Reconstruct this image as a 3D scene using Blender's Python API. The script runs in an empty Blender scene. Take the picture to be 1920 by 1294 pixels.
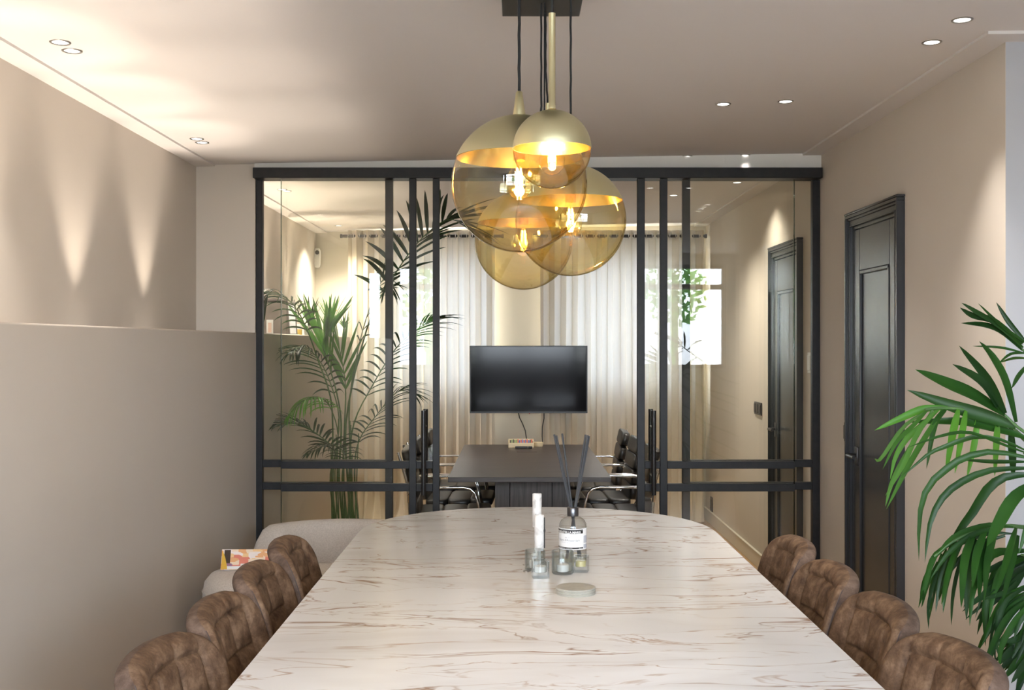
import bpy, math, random
from mathutils import Vector, Matrix, noise
PI = math.pi
random.seed(7)
SC = bpy.context.scene
COL = SC.collection
# ------------------------------------------------------------------ camera
F = 2100.0          # focal length in pixels of the 1920 px wide frame
EYE = 1.5
cam = bpy.data.cameras.new('camera'); camo = bpy.data.objects.new('camera', cam); COL.objects.link(camo)
cam.sensor_width = 36.0; cam.sensor_fit = 'HORIZONTAL'; cam.lens = 36.0 * F / 1920.0
cam.shift_x = -5 / 1920.0; cam.shift_y = -2 / 1920.0
cam.clip_start = 0.05; cam.clip_end = 200
camo.location = (0, 0, EYE); camo.rotation_euler = (PI / 2, 0, 0)
SC.camera = camo
# ------------------------------------------------------------------ world, exposure
W = bpy.data.worlds.new('sky'); SC.world = W; W.use_nodes = True
nt = W.node_tree; nt.nodes.clear()
wo = nt.nodes.new('ShaderNodeOutputWorld'); bg = nt.nodes.new('ShaderNodeBackground')
tc = nt.nodes.new('ShaderNodeTexCoord'); sx = nt.nodes.new('ShaderNodeSeparateXYZ'); cr = nt.nodes.new('ShaderNodeValToRGB')
nt.links.new(tc.outputs['Generated'], sx.inputs[0])
ma = nt.nodes.new('ShaderNodeMath'); ma.operation = 'MULTIPLY_ADD'; ma.inputs[1].default_value = 0.5; ma.inputs[2].default_value = 0.5
nt.links.new(sx.outputs[2], ma.inputs[0]); nt.links.new(ma.outputs[0], cr.inputs[0])
cr.color_ramp.elements[0].position = 0.47; cr.color_ramp.elements[0].color = (0.30, 0.30, 0.29, 1)
cr.color_ramp.elements[1].position = 0.52; cr.color_ramp.elements[1].color = (0.81, 0.885, 1.0, 1)
nt.links.new(cr.outputs[0], bg.inputs[0]); bg.inputs[1].default_value = 9.5
nt.links.new(bg.outputs[0], wo.inputs[0])
vs = SC.view_settings; vs.view_transform = 'Standard'; vs.look = 'None'; vs.gamma = 1.0; vs.use_curve_mapping = False
vs.exposure = 1.65
cy = SC.cycles
cy.max_bounces = 10; cy.diffuse_bounces = 5; cy.glossy_bounces = 5; cy.transmission_bounces = 8; cy.transparent_max_bounces = 24
cy.caustics_reflective = False; cy.caustics_refractive = False
cy.sample_clamp_indirect = 6.0; cy.use_denoising = True

K_UP, K_UPW, K_DOWN, K_BULB = 7.0, 8.5, 11.0, 1.2
WARM = (1.0, 0.87, 0.73); SOFTW = (1.0, 0.93, 0.85)
def portal(name, x0, x1, z0, z1, y, into):
    l = bpy.data.lights.new(name, 'AREA'); l.shape = 'RECTANGLE'; l.size = x1 - x0; l.size_y = z1 - z0
    l.cycles.is_portal = True
    o = bpy.data.objects.new(name, l); COL.objects.link(o)
    o.location = ((x0 + x1) / 2, y, (z0 + z1) / 2); o.rotation_euler = (PI / 2 if into > 0 else -PI / 2, 0, 0)
    # area lights shine along local -Z : +90deg about X turns -Z to +Y
    return o
# rear windows (behind curtains) and the shop window behind the camera
WIN_R1 = (-1.22, -0.17, 1.16, 2.34); WIN_R2 = (0.40, 1.40, 1.16, 2.34)
WIN_F = (-1.35, 2.40, 1.22, 2.40)
portal('rear_window_light', WIN_R1[0], WIN_R1[1], WIN_R1[2], WIN_R1[3], 9.70, -1)
portal('rear_window_light', WIN_R2[0], WIN_R2[1], WIN_R2[2], WIN_R2[3], 9.70, -1)
portal('front_window_light', WIN_F[0], WIN_F[1], WIN_F[2], WIN_F[3], -0.80, 1)
portal('front_door_light', -1.70, -1.50, 0.25, 2.35, -0.80, 1)
def spot(name, loc, energy, angle, blend, color, direction=(0, 0, -1), radius=0.02):
    l = bpy.data.lights.new(name, 'SPOT'); l.energy = energy; l.spot_size = math.radians(angle); l.spot_blend = blend
    l.color = color; l.shadow_soft_size = radius
    o = bpy.data.objects.new(name, l); COL.objects.link(o); o.location = loc
    o.rotation_euler = Vector(direction).to_track_quat('-Z', 'Y').to_euler()
    return o
def point(name, loc, energy, color, radius=0.02):
    l = bpy.data.lights.new(name, 'POINT'); l.energy = energy; l.color = color; l.shadow_soft_size = radius
    o = bpy.data.objects.new(name, l); COL.objects.link(o); o.location = loc
    return o

# ------------------------------------------------------------------ helpers
def P(px, py, Y):
    return Vector(((px - 965) * Y / F, Y, EYE + (645 - py) * Y / F))

class MB:
    def __init__(s): s.v = []; s.f = []; s.m = []
    def add(s, vs_, fs, mi=0):
        b = len(s.v); s.v += [tuple(p) for p in vs_]
        for f in fs: s.f.append([b + i for i in f]); s.m.append(mi)
        return s
    def box(s, x0, x1, y0, y1, z0, z1, mi=0):
        if x0 > x1: x0, x1 = x1, x0
        if y0 > y1: y0, y1 = y1, y0
        if z0 > z1: z0, z1 = z1, z0
        v = [(x0,y0,z0),(x1,y0,z0),(x1,y1,z0),(x0,y1,z0),(x0,y0,z1),(x1,y0,z1),(x1,y1,z1),(x0,y1,z1)]
        return s.add(v, [(0,3,2,1),(4,5,6,7),(0,1,5,4),(1,2,6,5),(2,3,7,6),(3,0,4,7)], mi)
    def tube(s, pts, r, n=10, cap=True, mi=0):
        pts = [Vector(p) for p in pts]
        rs = r if isinstance(r, (list, tuple)) else [r] * len(pts)
        rings = []; up = None
        for i, p in enumerate(pts):
            t = (pts[min(i + 1, len(pts) - 1)] - pts[max(i - 1, 0)])
            if t.length < 1e-9: t = Vector((0, 0, 1))
            t.normalize()
            if up is None:
                up = Vector((0, 0, 1)) if abs(t.z) < 0.9 else Vector((1, 0, 0))
            a = t.cross(up)
            if a.length < 1e-6: a = t.cross(Vector((0, 1, 0)))
            a.normalize(); b = a.cross(t).normalized(); up = b
            rings.append([p + (a * math.cos(2 * PI * k / n) + b * math.sin(2 * PI * k / n)) * rs[i] for k in range(n)])
        v = [q for R in rings for q in R]; f = []
        for i in range(len(pts) - 1):
            for k in range(n):
                k2 = (k + 1) % n
                f.append((i * n + k, i * n + k2, (i + 1) * n + k2, (i + 1) * n + k))
        if cap:
            f.append(tuple(range(n))[::-1]); f.append(tuple((len(pts) - 1) * n + k for k in range(n)))
        f = [tuple(reversed(q)) for q in f]
        return s.add(v, f, mi)
    def lathe(s, prof, c=(0, 0, 0), n=32, mi=0):
        v = []; f = []
        for r, z in prof:
            for k in range(n):
                a = 2 * PI * k / n; v.append((c[0] + r * math.cos(a), c[1] + r * math.sin(a), c[2] + z))
        for i in range(len(prof) - 1):
            for k in range(n):
                k2 = (k + 1) % n
                f.append((i * n + k, i * n + k2, (i + 1) * n + k2, (i + 1) * n + k))
        return s.add(v, f, mi)
    def pad(s, c, size, e=0.35, n=20, m=12, mi=0):       # rounded cushion (superellipsoid)
        def sp(w, k): return math.copysign(abs(w) ** k, w)
        v = []; f = []
        for i in range(m + 1):
            ph = -PI / 2 + PI * i / m
            for k in range(n):
                th = 2 * PI * k / n
                v.append((c[0] + size[0] / 2 * sp(math.cos(ph), e) * sp(math.cos(th), e),
                          c[1] + size[1] / 2 * sp(math.cos(ph), e) * sp(math.sin(th), e),
                          c[2] + size[2] / 2 * sp(math.sin(ph), e)))
        for i in range(m):
            for k in range(n):
                k2 = (k + 1) % n
                f.append((i * n + k, i * n + k2, (i + 1) * n + k2, (i + 1) * n + k))
        return s.add(v, f, mi)
    def xform(s, M):
        s.v = [tuple(M @ Vector(p)) for p in s.v]; return s
    def mesh(s, name, smooth=None):
        me = bpy.data.meshes.new(name); me.from_pydata(s.v, [], s.f)
        if any(s.m): me.polygons.foreach_set('material_index', s.m)
        me.validate(); me.update()
        if smooth is not None:
            me.polygons.foreach_set('use_smooth', [True] * len(me.polygons))
            me.set_sharp_from_angle(angle=math.radians(smooth))
        return me
    def build(s, name, mat, parent=None, smooth=None, bevel=0, seg=2, loc=None, label=None, kind=None):
        me = s.mesh(name, smooth)
        for m_ in (mat if isinstance(mat, (list, tuple)) else [mat]): me.materials.append(m_)
        o = bpy.data.objects.new(name, me); COL.objects.link(o)
        if parent: o.parent = parent
        if loc: o.location = loc
        if bevel:
            b = o.modifiers.new('bevel', 'BEVEL'); b.width = bevel; b.segments = seg; b.limit_method = 'ANGLE'; b.angle_limit = math.radians(40)
            me.polygons.foreach_set('use_smooth', [True] * len(me.polygons)); me.set_sharp_from_angle(angle=math.radians(40))
            b.harden_normals = False
        if label: o['label'] = label
        if kind: o['kind'] = kind
        return o
def tag(o, label, cat, group=None):
    o['label'] = label; o['category'] = cat
    if group: o['group'] = group
    return o
def thing(name, label, cat, loc=(0, 0, 0), rz=0.0, group=None):
    o = bpy.data.objects.new(name, None); COL.objects.link(o); o.location = loc; o.rotation_euler = (0, 0, rz)
    o.empty_display_size = 0.1
    return tag(o, label, cat, group)
def struct_root(name, loc=(0, 0, 0)):
    o = bpy.data.objects.new(name, None); COL.objects.link(o); o.location = loc; o['kind'] = 'structure'; return o
def S(o): o['kind'] = 'structure'; return o
def kids(o): return [c for c in bpy.data.objects if c.parent == o]
def copy_tree(o, parent=None):
    c = o.copy(); COL.objects.link(c)
    if parent: c.parent = parent
    for ch in kids(o): copy_tree(ch, c)
    return c
def place_copy(src, loc, rz, label):
    c = copy_tree(src); c.location = loc; c.rotation_euler = (0, 0, rz); c['label'] = label; return c

# ------------------------------------------------------------------ materials
def mat(name, color=(.8, .8, .8), rough=.5, metal=0.0, spec=.5, coat=0.0, emit=None, estr=0.0, sheen=0.0):
    m = bpy.data.materials.new(name); m.use_nodes = True
    b = m.node_tree.nodes['Principled BSDF']
    b.inputs['Base Color'].default_value = (*color, 1); b.inputs['Roughness'].default_value = rough
    b.inputs['Metallic'].default_value = metal; b.inputs['Specular IOR Level'].default_value = spec
    b.inputs['Coat Weight'].default_value = coat; b.inputs['Coat Roughness'].default_value = .08
    b.inputs['Sheen Weight'].default_value = sheen
    if emit: b.inputs['Emission Color'].default_value = (*emit, 1); b.inputs['Emission Strength'].default_value = estr
    return m
def N(m, t, **kw):
    n = m.node_tree.nodes.new(t)
    for k, v in kw.items(): setattr(n, k, v)
    return n
def L(m, a, b): m.node_tree.links.new(a, b)
def noise_color(m, c1, c2, scale=5, detail=4, p0=.35, p1=.65, mapping=None, coord='Object', bump=0, bscale=None, bdist=.01, dist=0.0):
    b = m.node_tree.nodes['Principled BSDF']
    t = N(m, 'ShaderNodeTexCoord'); mp = N(m, 'ShaderNodeMapping'); L(m, t.outputs[coord], mp.inputs[0])
    if mapping: mp.inputs['Scale'].default_value = mapping
    n = N(m, 'ShaderNodeTexNoise'); n.inputs['Scale'].default_value = scale; n.inputs['Detail'].default_value = detail; n.inputs['Distortion'].default_value = dist
    L(m, mp.outputs[0], n.inputs['Vector'])
    r = N(m, 'ShaderNodeValToRGB'); r.color_ramp.elements[0].position = p0; r.color_ramp.elements[1].position = p1
    r.color_ramp.elements[0].color = (*c1, 1); r.color_ramp.elements[1].color = (*c2, 1)
    L(m, n.outputs[0], r.inputs[0]); L(m, r.outputs[0], b.inputs['Base Color'])
    if bump:
        n2 = N(m, 'ShaderNodeTexNoise'); n2.inputs['Scale'].default_value = bscale or scale * 4; n2.inputs['Detail'].default_value = 3
        L(m, mp.outputs[0], n2.inputs['Vector'])
        bp = N(m, 'ShaderNodeBump'); bp.inputs['Strength'].default_value = bump; bp.inputs['Distance'].default_value = bdist
        L(m, n2.outputs[0], bp.inputs['Height']); L(m, bp.outputs[0], b.inputs['Normal'])
    return m
M = {}
def wallmat(name, c, d=.02):
    m = mat(name, c, .85, spec=.25)
    return noise_color(m, tuple(x - d * .6 for x in c), tuple(x + d * .4 for x in c), 1.3, 5, .3, .7, bump=.08, bscale=60, bdist=.003)
M['wall'] = wallmat('taupe plaster', (.62, .565, .50))
M['parapet'] = wallmat('shaded taupe plaster parapet', (.58, .53, .47))  # same paint as the walls, the parapet's shade put into a darker colour
M['ceiling'] = wallmat('warm white ceiling paint', (.74, .705, .685), .01)
M['header'] = wallmat('white header paint', (.80, .79, .76), .01)
M['nearwall'] = wallmat('daylight toned plaster', (.47, .475, .50))  # bluish window light on the near walls is put into this grey
M['backwall'] = wallmat('light cream plaster', (.66, .62, .54))
M['steel'] = noise_color(mat('black powder coated steel', (.011, .011, .013), .45, spec=.35), (.009, .009, .011), (.014, .0135, .015), 30, 3, bump=.03, bscale=220, bdist=.001)
M['handle'] = mat('satin black metal', (.012, .011, .011), .28, spec=.6)
M['door'] = noise_color(mat('charcoal lacquer', (.03, .033, .038), .27, spec=.55), (.030, .033, .039), (.038, .042, .048), 4, 3, mapping=(1, 1, .2), bump=.02, bscale=80, bdist=.002)
M['chrome'] = mat('polished chrome', (.85, .85, .85), .12, 1.0)
M['satin'] = mat('satin nickel', (.45, .44, .42), .32, 1.0)
M['brass'] = noise_color(mat('satin brass', (.66, .61, .36), .38, 1.0), (.64, .59, .34), (.70, .65, .41), 3, 2)
M['brassin'] = mat('bright brass', (.85, .62, .25), .25, 1.0)
M['blackplastic'] = mat('black plastic', (.02, .02, .02), .45)
M['cord'] = mat('black textile cord', (.012, .012, .013), .8)
M['white'] = mat('white plastic', (.82, .82, .80), .4)
M['whitepaint'] = mat('white satin paint', (.72, .70, .64), .45)
M['baseboard'] = mat('cream skirting paint', (.66, .61, .51), .45)
M['screen'] = mat('black screen', (.006, .006, .008), .10, spec=.22)
M['bezel'] = mat('dark grey bezel', (.03, .03, .033), .35)
M['red'] = mat('red badge', (.5, .03, .05), .4)
M['cream'] = mat('cream plastic', (.80, .66, .42), .45)
M['lens'] = mat('frosted lamp lens', (.9, .9, .9), .4, emit=(1, .97, .93), estr=1.6)
M['lensbright'] = mat('lit lamp lens', (.9, .9, .9), .4, emit=(1, .97, .92), estr=5.0)
M['filament'] = mat('glowing filament', (1, .8, .5), .5, emit=(1.0, .66, .28), estr=60.0)
M['soil'] = noise_color(mat('dark potting soil', (.03, .02, .015), .9), (.02, .014, .01), (.05, .035, .025), 60, 4, bump=.5, bscale=90)
M['potgrey'] = noise_color(mat('grey ceramic', (.35, .34, .33), .5), (.30, .29, .28), (.38, .37, .36), 6, 3)
M['candle'] = mat('white wax', (.86, .85, .82), .5)
M['reed'] = mat('dark grey reed', (.055, .058, .065), .7)
M['capgrey'] = mat('brushed dark grey metal', (.16, .16, .17), .3, 1.0)
M['labelwhite'] = mat('white paper label', (.88, .88, .88), .6)
M['labelblack'] = mat('black ink', (.012, .012, .014), .55)
M['labelgrey'] = mat('grey ink', (.30, .31, .33), .6)
M['labelpale'] = mat('pale grey print', (.52, .54, .60), .6)
M['coaster'] = noise_color(mat('grey green leatherette', (.42, .41, .36), .6), (.40, .39, .34), (.46, .45, .40), 40, 4, bump=.1, bscale=200, bdist=.001)
M['orange'] = noise_color(mat('orange bract', (.8, .18, .02), .5), (.75, .12, .02), (.9, .33, .05), 20, 3)
M['gold'] = mat('yellow oil', (.75, .62, .20), .15)
M['beige'] = noise_color(mat('beige woven fabric', (.58, .51, .45), .95, spec=.1, sheen=.2), (.53, .47, .415), (.62, .56, .50), 160, 4, bump=.35, bscale=420, bdist=.002)
M['pen1'] = mat('red pen', (.6, .1, .08), .4); M['pen2'] = mat('blue pen', (.12, .16, .5), .4); M['pen3'] = mat('green pen', (.25, .38, .15), .4); M['pen4'] = mat('black pen', (.05, .05, .05), .4)
# black leather of the office chairs
M['leather'] = noise_color(mat('black leather', (.02, .018, .016), .36, spec=.6), (.014, .013, .012), (.026, .023, .02), 9, 3, bump=.12, bscale=120, bdist=.003)
# brown leather: mottled microfibre
def brown(name, a, b_, c):
    m = mat(name, b_, .66, spec=.3)
    bs = m.node_tree.nodes['Principled BSDF']
    t = N(m, 'ShaderNodeTexCoord')
    oi = N(m, 'ShaderNodeObjectInfo'); va = N(m, 'ShaderNodeVectorMath', operation='MULTIPLY_ADD')
    L(m, oi.outputs['Random'], va.inputs[0]); va.inputs[1].default_value = (9, 7, 5); L(m, t.outputs['Object'], va.inputs[2])
    n1 = N(m, 'ShaderNodeTexNoise'); n1.inputs['Scale'].default_value = 22; n1.inputs['Detail'].default_value = 10; n1.inputs['Roughness'].default_value = .70; n1.inputs['Distortion'].default_value = .25
    L(m, va.outputs[0], n1.inputs['Vector'])
    r = N(m, 'ShaderNodeValToRGB'); e = r.color_ramp.elements
    e[0].position = .33; e[0].color = (*a, 1); e[1].position = .68; e[1].color = (*c, 1)
    k = e.new(.50); k.color = (*b_, 1)
    L(m, n1.outputs[0], r.inputs[0])
    L(m, r.outputs[0], bs.inputs['Base Color'])
    n2 = N(m, 'ShaderNodeTexVoronoi'); n2.inputs['Scale'].default_value = 170; L(m, va.outputs[0], n2.inputs['Vector'])
    bp = N(m, 'ShaderNodeBump'); bp.inputs['Strength'].default_value = .18; bp.inputs['Distance'].default_value = .002
    L(m, n2.outputs['Distance'], bp.inputs['Height']); L(m, bp.outputs[0], bs.inputs['Normal'])
    return m
M['brown'] = brown('mottled brown leather', (.056, .029, .017), (.132, .078, .046), (.25, .160, .101))
M['brownside'] = brown('dark brown leather', (.055, .034, .025), (.115, .074, .054), (.19, .13, .098))
M['thread'] = mat('grey brown stitching', (.085, .062, .055), .8)
# marble top
def marble():
    m = mat('white marble laminate', (.82, .8, .79), .26, spec=.5)
    b = m.node_tree.nodes['Principled BSDF']
    t = N(m, 'ShaderNodeTexCoord'); mp = N(m, 'ShaderNodeMapping'); mp.inputs['Rotation'].default_value = (0, 0, math.radians(-24)); mp.inputs['Scale'].default_value = (.55, 1.9, 1)
    L(m, t.outputs['Object'], mp.inputs[0])
    w = N(m, 'ShaderNodeTexNoise'); w.inputs['Scale'].default_value = 1.7; w.inputs['Detail'].default_value = 3; L(m, mp.outputs[0], w.inputs['Vector'])
    ad = N(m, 'ShaderNodeVectorMath', operation='MULTIPLY_ADD'); L(m, w.outputs['Color'], ad.inputs[0]); ad.inputs[1].default_value = (.9, .9, 0); L(m, mp.outputs[0], ad.inputs[2])
    def vein(scale, detail, width, lo, hi, mscale, off):
        o_ = N(m, 'ShaderNodeVectorMath', operation='ADD'); o_.inputs[1].default_value = off; L(m, ad.outputs[0], o_.inputs[0])
        n = N(m, 'ShaderNodeTexNoise'); n.inputs['Scale'].default_value = scale; n.inputs['Detail'].default_value = detail; n.inputs['Roughness'].default_value = .5; n.inputs['Distortion'].default_value = .5
        L(m, o_.outputs[0], n.inputs['Vector'])
        s = N(m, 'ShaderNodeMath', operation='SUBTRACT'); s.inputs[1].default_value = .5; L(m, n.outputs[0], s.inputs[0])
        a = N(m, 'ShaderNodeMath', operation='ABSOLUTE'); L(m, s.outputs[0], a.inputs[0])
        r = N(m, 'ShaderNodeMapRange'); r.inputs[1].default_value = 0; r.inputs[2].default_value = width; r.inputs[3].default_value = 1; r.inputs[4].default_value = 0; L(m, a.outputs[0], r.inputs[0])
        k = N(m, 'ShaderNodeTexNoise'); k.inputs['Scale'].default_value = mscale; k.inputs['Detail'].default_value = 3; L(m, o_.outputs[0], k.inputs['Vector'])
        kr = N(m, 'ShaderNodeMapRange'); kr.inputs[1].default_value = lo; kr.inputs[2].default_value = hi; L(m, k.outputs[0], kr.inputs[0])
        mu = N(m, 'ShaderNodeMath', operation='MULTIPLY'); L(m, r.outputs[0], mu.inputs[0]); L(m, kr.outputs[0], mu.inputs[1])
        return mu.outputs[0]
    v1 = vein(3.1, 5, .014, .44, .56, 3.3, (0, 0, 0)); v2 = vein(6.0, 5, .022, .43, .58, 4.8, (7, 3, 1)); v3 = vein(1.1, 6, .10, .45, .75, 1.5, (3, 9, 2))
    c = N(m, 'ShaderNodeMix', data_type='RGBA'); c.inputs[6].default_value = (.86, .86, .865, 1); c.inputs[7].default_value = (.70, .68, .67, 1); L(m, v3, c.inputs[0])
    c2 = N(m, 'ShaderNodeMix', data_type='RGBA'); L(m, c.outputs[2], c2.inputs[6]); c2.inputs[7].default_value = (.52, .39, .31, 1); L(m, v2, c2.inputs[0])
    c3 = N(m, 'ShaderNodeMix', data_type='RGBA'); L(m, c2.outputs[2], c3.inputs[6]); c3.inputs[7].default_value = (.36, .23, .16, 1); L(m, v1, c3.inputs[0])
    L(m, c3.outputs[2], b.inputs['Base Color'])
    return m
M['marble'] = marble()
def wood(name, c1, c2, sc, rough=.45, scale=3.0):
    m = mat(name, c1, rough)
    return noise_color(m, c1, c2, scale, 8, .3, .7, mapping=sc, bump=.08, bscale=scale * 2, bdist=.002, dist=.6)
M['darktop'] = wood('dark grey oak laminate top', (.050, .040, .036), (.085, .068, .058), (1, 14, 14), .33)
M['darkwood'] = wood('dark grey oak laminate panel', (.045, .037, .035), (.13, .105, .095), (16, 16, 1), .5)
M['floor'] = wood('honey oak', (.36, .22, .11), (.50, .33, .18), (12, 1, 1), .35)
# leaf materials
def leafmat(name, c, c2, tr=.35):
    m = bpy.data.materials.new(name); m.use_nodes = True; m.node_tree.nodes.clear()
    out = N(m, 'ShaderNodeOutputMaterial'); b = N(m, 'ShaderNodeBsdfPrincipled'); b.inputs['Roughness'].default_value = .42; b.inputs['Specular IOR Level'].default_value = .28
    t = N(m, 'ShaderNodeTexCoord'); n = N(m, 'ShaderNodeTexNoise'); n.inputs['Scale'].default_value = 6; L(m, t.outputs['Object'], n.inputs['Vector'])
    oi = N(m, 'ShaderNodeObjectInfo'); ad = N(m, 'ShaderNodeMath', operation='MULTIPLY_ADD'); L(m, oi.outputs['Random'], ad.inputs[0]); ad.inputs[1].default_value = .5; L(m, n.outputs[0], ad.inputs[2])
    r = N(m, 'ShaderNodeValToRGB'); r.color_ramp.elements[0].position = .4; r.color_ramp.elements[1].position = 1.0
    r.color_ramp.elements[0].color = (*c, 1); r.color_ramp.elements[1].color = (*c2, 1); L(m, ad.outputs[0], r.inputs[0])
    L(m, r.outputs[0], b.inputs['Base Color'])
    tl = N(m, 'ShaderNodeBsdfTranslucent'); hs = N(m, 'ShaderNodeHueSaturation'); hs.inputs['Value'].default_value = 1.8; L(m, r.outputs[0], hs.inputs['Color']); L(m, hs.outputs[0], tl.inputs[0])
    mx = N(m, 'ShaderNodeMixShader'); mx.inputs[0].default_value = tr; L(m, b.outputs[0], mx.inputs[1]); L(m, tl.outputs[0], mx.inputs[2]); L(m, mx.outputs[0], out.inputs[0])
    return m
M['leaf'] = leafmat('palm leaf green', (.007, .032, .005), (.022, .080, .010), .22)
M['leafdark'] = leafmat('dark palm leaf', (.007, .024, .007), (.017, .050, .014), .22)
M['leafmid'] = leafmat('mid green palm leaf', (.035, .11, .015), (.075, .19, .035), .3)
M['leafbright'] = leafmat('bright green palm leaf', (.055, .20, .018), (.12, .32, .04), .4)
M['stem'] = noise_color(mat('green palm stem', (.06, .14, .04), .5), (.045, .10, .03), (.10, .19, .06), 12, 3, mapping=(1, 1, .2))
# thin clear glass (both faces of a pane in one sheet): fresnel reflection over tinted transparency
def thin_glass(name, tint, ior=1.5, mul=1.8, edge=None, rough=0.0):
    m = bpy.data.materials.new(name); m.use_nodes = True; m.node_tree.nodes.clear()
    out = N(m, 'ShaderNodeOutputMaterial'); tr = N(m, 'ShaderNodeBsdfTransparent'); tr.inputs[0].default_value = (*tint, 1)
    if edge:      # longer path through the shell where it is seen at a slant
        lw = N(m, 'ShaderNodeLayerWeight'); lw.inputs[0].default_value = .28; cm = N(m, 'ShaderNodeMix', data_type='RGBA')
        cm.inputs[6].default_value = (*tint, 1); cm.inputs[7].default_value = (*edge, 1); L(m, lw.outputs['Facing'], cm.inputs[0]); L(m, cm.outputs[2], tr.inputs[0])
    g = N(m, 'ShaderNodeBsdfGlossy'); g.inputs['Roughness'].default_value = rough
    f0 = ((ior - 1) / (ior + 1)) ** 2 * mul
    fr = N(m, 'ShaderNodeLayerWeight'); fr.inputs[0].default_value = .5
    pw = N(m, 'ShaderNodeMath', operation='POWER'); pw.inputs[1].default_value = 5; L(m, fr.outputs['Facing'], pw.inputs[0])
    mu = N(m, 'ShaderNodeMath', operation='MULTIPLY_ADD'); mu.use_clamp = True; mu.inputs[1].default_value = 1 - f0; mu.inputs[2].default_value = f0; L(m, pw.outputs[0], mu.inputs[0])
    mx = N(m, 'ShaderNodeMixShader'); L(m, mu.outputs[0], mx.inputs[0]); L(m, tr.outputs[0], mx.inputs[1]); L(m, g.outputs[0], mx.inputs[2]); L(m, mx.outputs[0], out.inputs[0])
    return m
M['pane'] = thin_glass('door glass', (.975, .970, .905), 1.5, 1.5)
M['winpane'] = thin_glass('window glass', (.97, .98, .98), 1.45, 1.0)
M['amber'] = thin_glass('amber globe glass', (.97, .92, .71), 1.5, 2.6, edge=(.74, .58, .20))
M['bulb'] = thin_glass('clear bulb glass', (1.0, .95, .82), 1.45, 1.0)
M['bottle'] = thin_glass('clear bottle glass', (.95, .95, .93), 1.5, 1.6, edge=(.66, .67, .66))
def real_glass(name, c=(1, 1, 1)):
    m = bpy.data.materials.new(name); m.use_nodes = True; m.node_tree.nodes.clear()
    out = N(m, 'ShaderNodeOutputMaterial'); g = N(m, 'ShaderNodeBsdfGlass'); g.inputs['IOR'].default_value = 1.48; g.inputs['Roughness'].default_value = 0; g.inputs[0].default_value = (*c, 1); L(m, g.outputs[0], out.inputs[0]); return m
M['glass'] = thin_glass('thick clear glass', (.95, .97, .97), 1.55, 2.6, edge=(.50, .56, .58))
# curtain: thin cloth that lets daylight through
def cloth(name, c, tr):
    m = bpy.data.materials.new(name); m.use_nodes = True; m.node_tree.nodes.clear()
    out = N(m, 'ShaderNodeOutputMaterial'); d = N(m, 'ShaderNodeBsdfDiffuse'); t = N(m, 'ShaderNodeBsdfTranslucent')
    co = N(m, 'ShaderNodeTexCoord'); mp = N(m, 'ShaderNodeMapping'); mp.inputs['Scale'].default_value = (60, 60, 12); L(m, co.outputs['Object'], mp.inputs[0])
    n = N(m, 'ShaderNodeTexNoise'); n.inputs['Scale'].default_value = 3; L(m, mp.outputs[0], n.inputs['Vector'])
    r = N(m, 'ShaderNodeValToRGB'); r.color_ramp.elements[0].color = (*[x * .93 for x in c], 1); r.color_ramp.elements[1].color = (*c, 1); L(m, n.outputs[0], r.inputs[0])
    L(m, r.outputs[0], d.inputs[0]); t.inputs[0].default_value = (.86, .93, 1.0, 1)
    mx = N(m, 'ShaderNodeMixShader'); mx.inputs[0].default_value = tr; L(m, d.outputs[0], mx.inputs[1]); L(m, t.outputs[0], mx.inputs[2]); L(m, mx.outputs[0], out.inputs[0])
    return m
M['curtain'] = cloth('ecru linen curtain', (.76, .68, .55), .065)
def magazine():
    m = mat('colour printed cover', (.8, .5, .4), .25)
    b = m.node_tree.nodes['Principled BSDF']
    t = N(m, 'ShaderNodeTexCoord'); mp = N(m, 'ShaderNodeMapping'); mp.inputs['Scale'].default_value = (28, 1, 60); L(m, t.outputs['Object'], mp.inputs[0])
    v = N(m, 'ShaderNodeTexVoronoi'); v.inputs['Scale'].default_value = 1.0; v.distance = 'CHEBYCHEV'; L(m, mp.outputs[0], v.inputs['Vector'])
    s = N(m, 'ShaderNodeSeparateColor'); L(m, v.outputs['Color'], s.inputs[0])
    r = N(m, 'ShaderNodeValToRGB'); r.color_ramp.interpolation = 'CONSTANT'; e = r.color_ramp.elements
    e[0].position = 0; e[0].color = (.85, .45, .22, 1); e[1].position = .2; e[1].color = (.9, .72, .55, 1)
    for p, c in ((.38, (.8, .25, .18, 1)), (.5, (.92, .82, .78, 1)), (.68, (.35, .18, .28, 1)), (.78, (.9, .6, .3, 1)), (.9, (.75, .3, .38, 1))):
        k = e.new(p); k.color = c
    L(m, s.outputs[0], r.inputs[0]); L(m, r.outputs[0], b.inputs['Base Color'])
    return m
M['print'] = magazine()

# ------------------------------------------------------------------ room shell
XL, XR, XP = -1.709, 1.640, -1.388     # left wall, right wall, parapet face
YD, YB, YF, YT = 6.01, 9.62, -0.75, 3.743  # glass doors, rear wall, front wall, step of the right wall
XW = 3.3
def zc(x): return 2.45 + .06 * (min(max(x, XL), XR) - XL) / (XR - XL)
def slab(mb, x0, x1, y0, y1, lift=0.0, top=2.72, h=None):
    za, zb = zc(x0) + lift, zc(x1) + lift
    v = [(x0,y0,za),(x1,y0,zb),(x1,y1,zb),(x0,y1,za),(x0,y0,top),(x1,y0,top),(x1,y1,top),(x0,y1,top)]
    mb.add(v, [(0,3,2,1),(4,5,6,7),(0,1,5,4),(1,2,6,5),(2,3,7,6),(3,0,4,7)])
mb = MB()
B_ = .10
slab(mb, XL + B_, XR - B_, YF, YB, .010); slab(mb, XR - B_, XR, YF, YT - B_, .010); slab(mb, XR, XW, YF, YT - B_, .010)
ceil = S(mb.build('ceiling', M['ceiling']))
mb = MB(); slab(mb, XL - .1, XL + B_, YF, YB); S(mb.build('trim_1', M['ceiling']))
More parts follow.
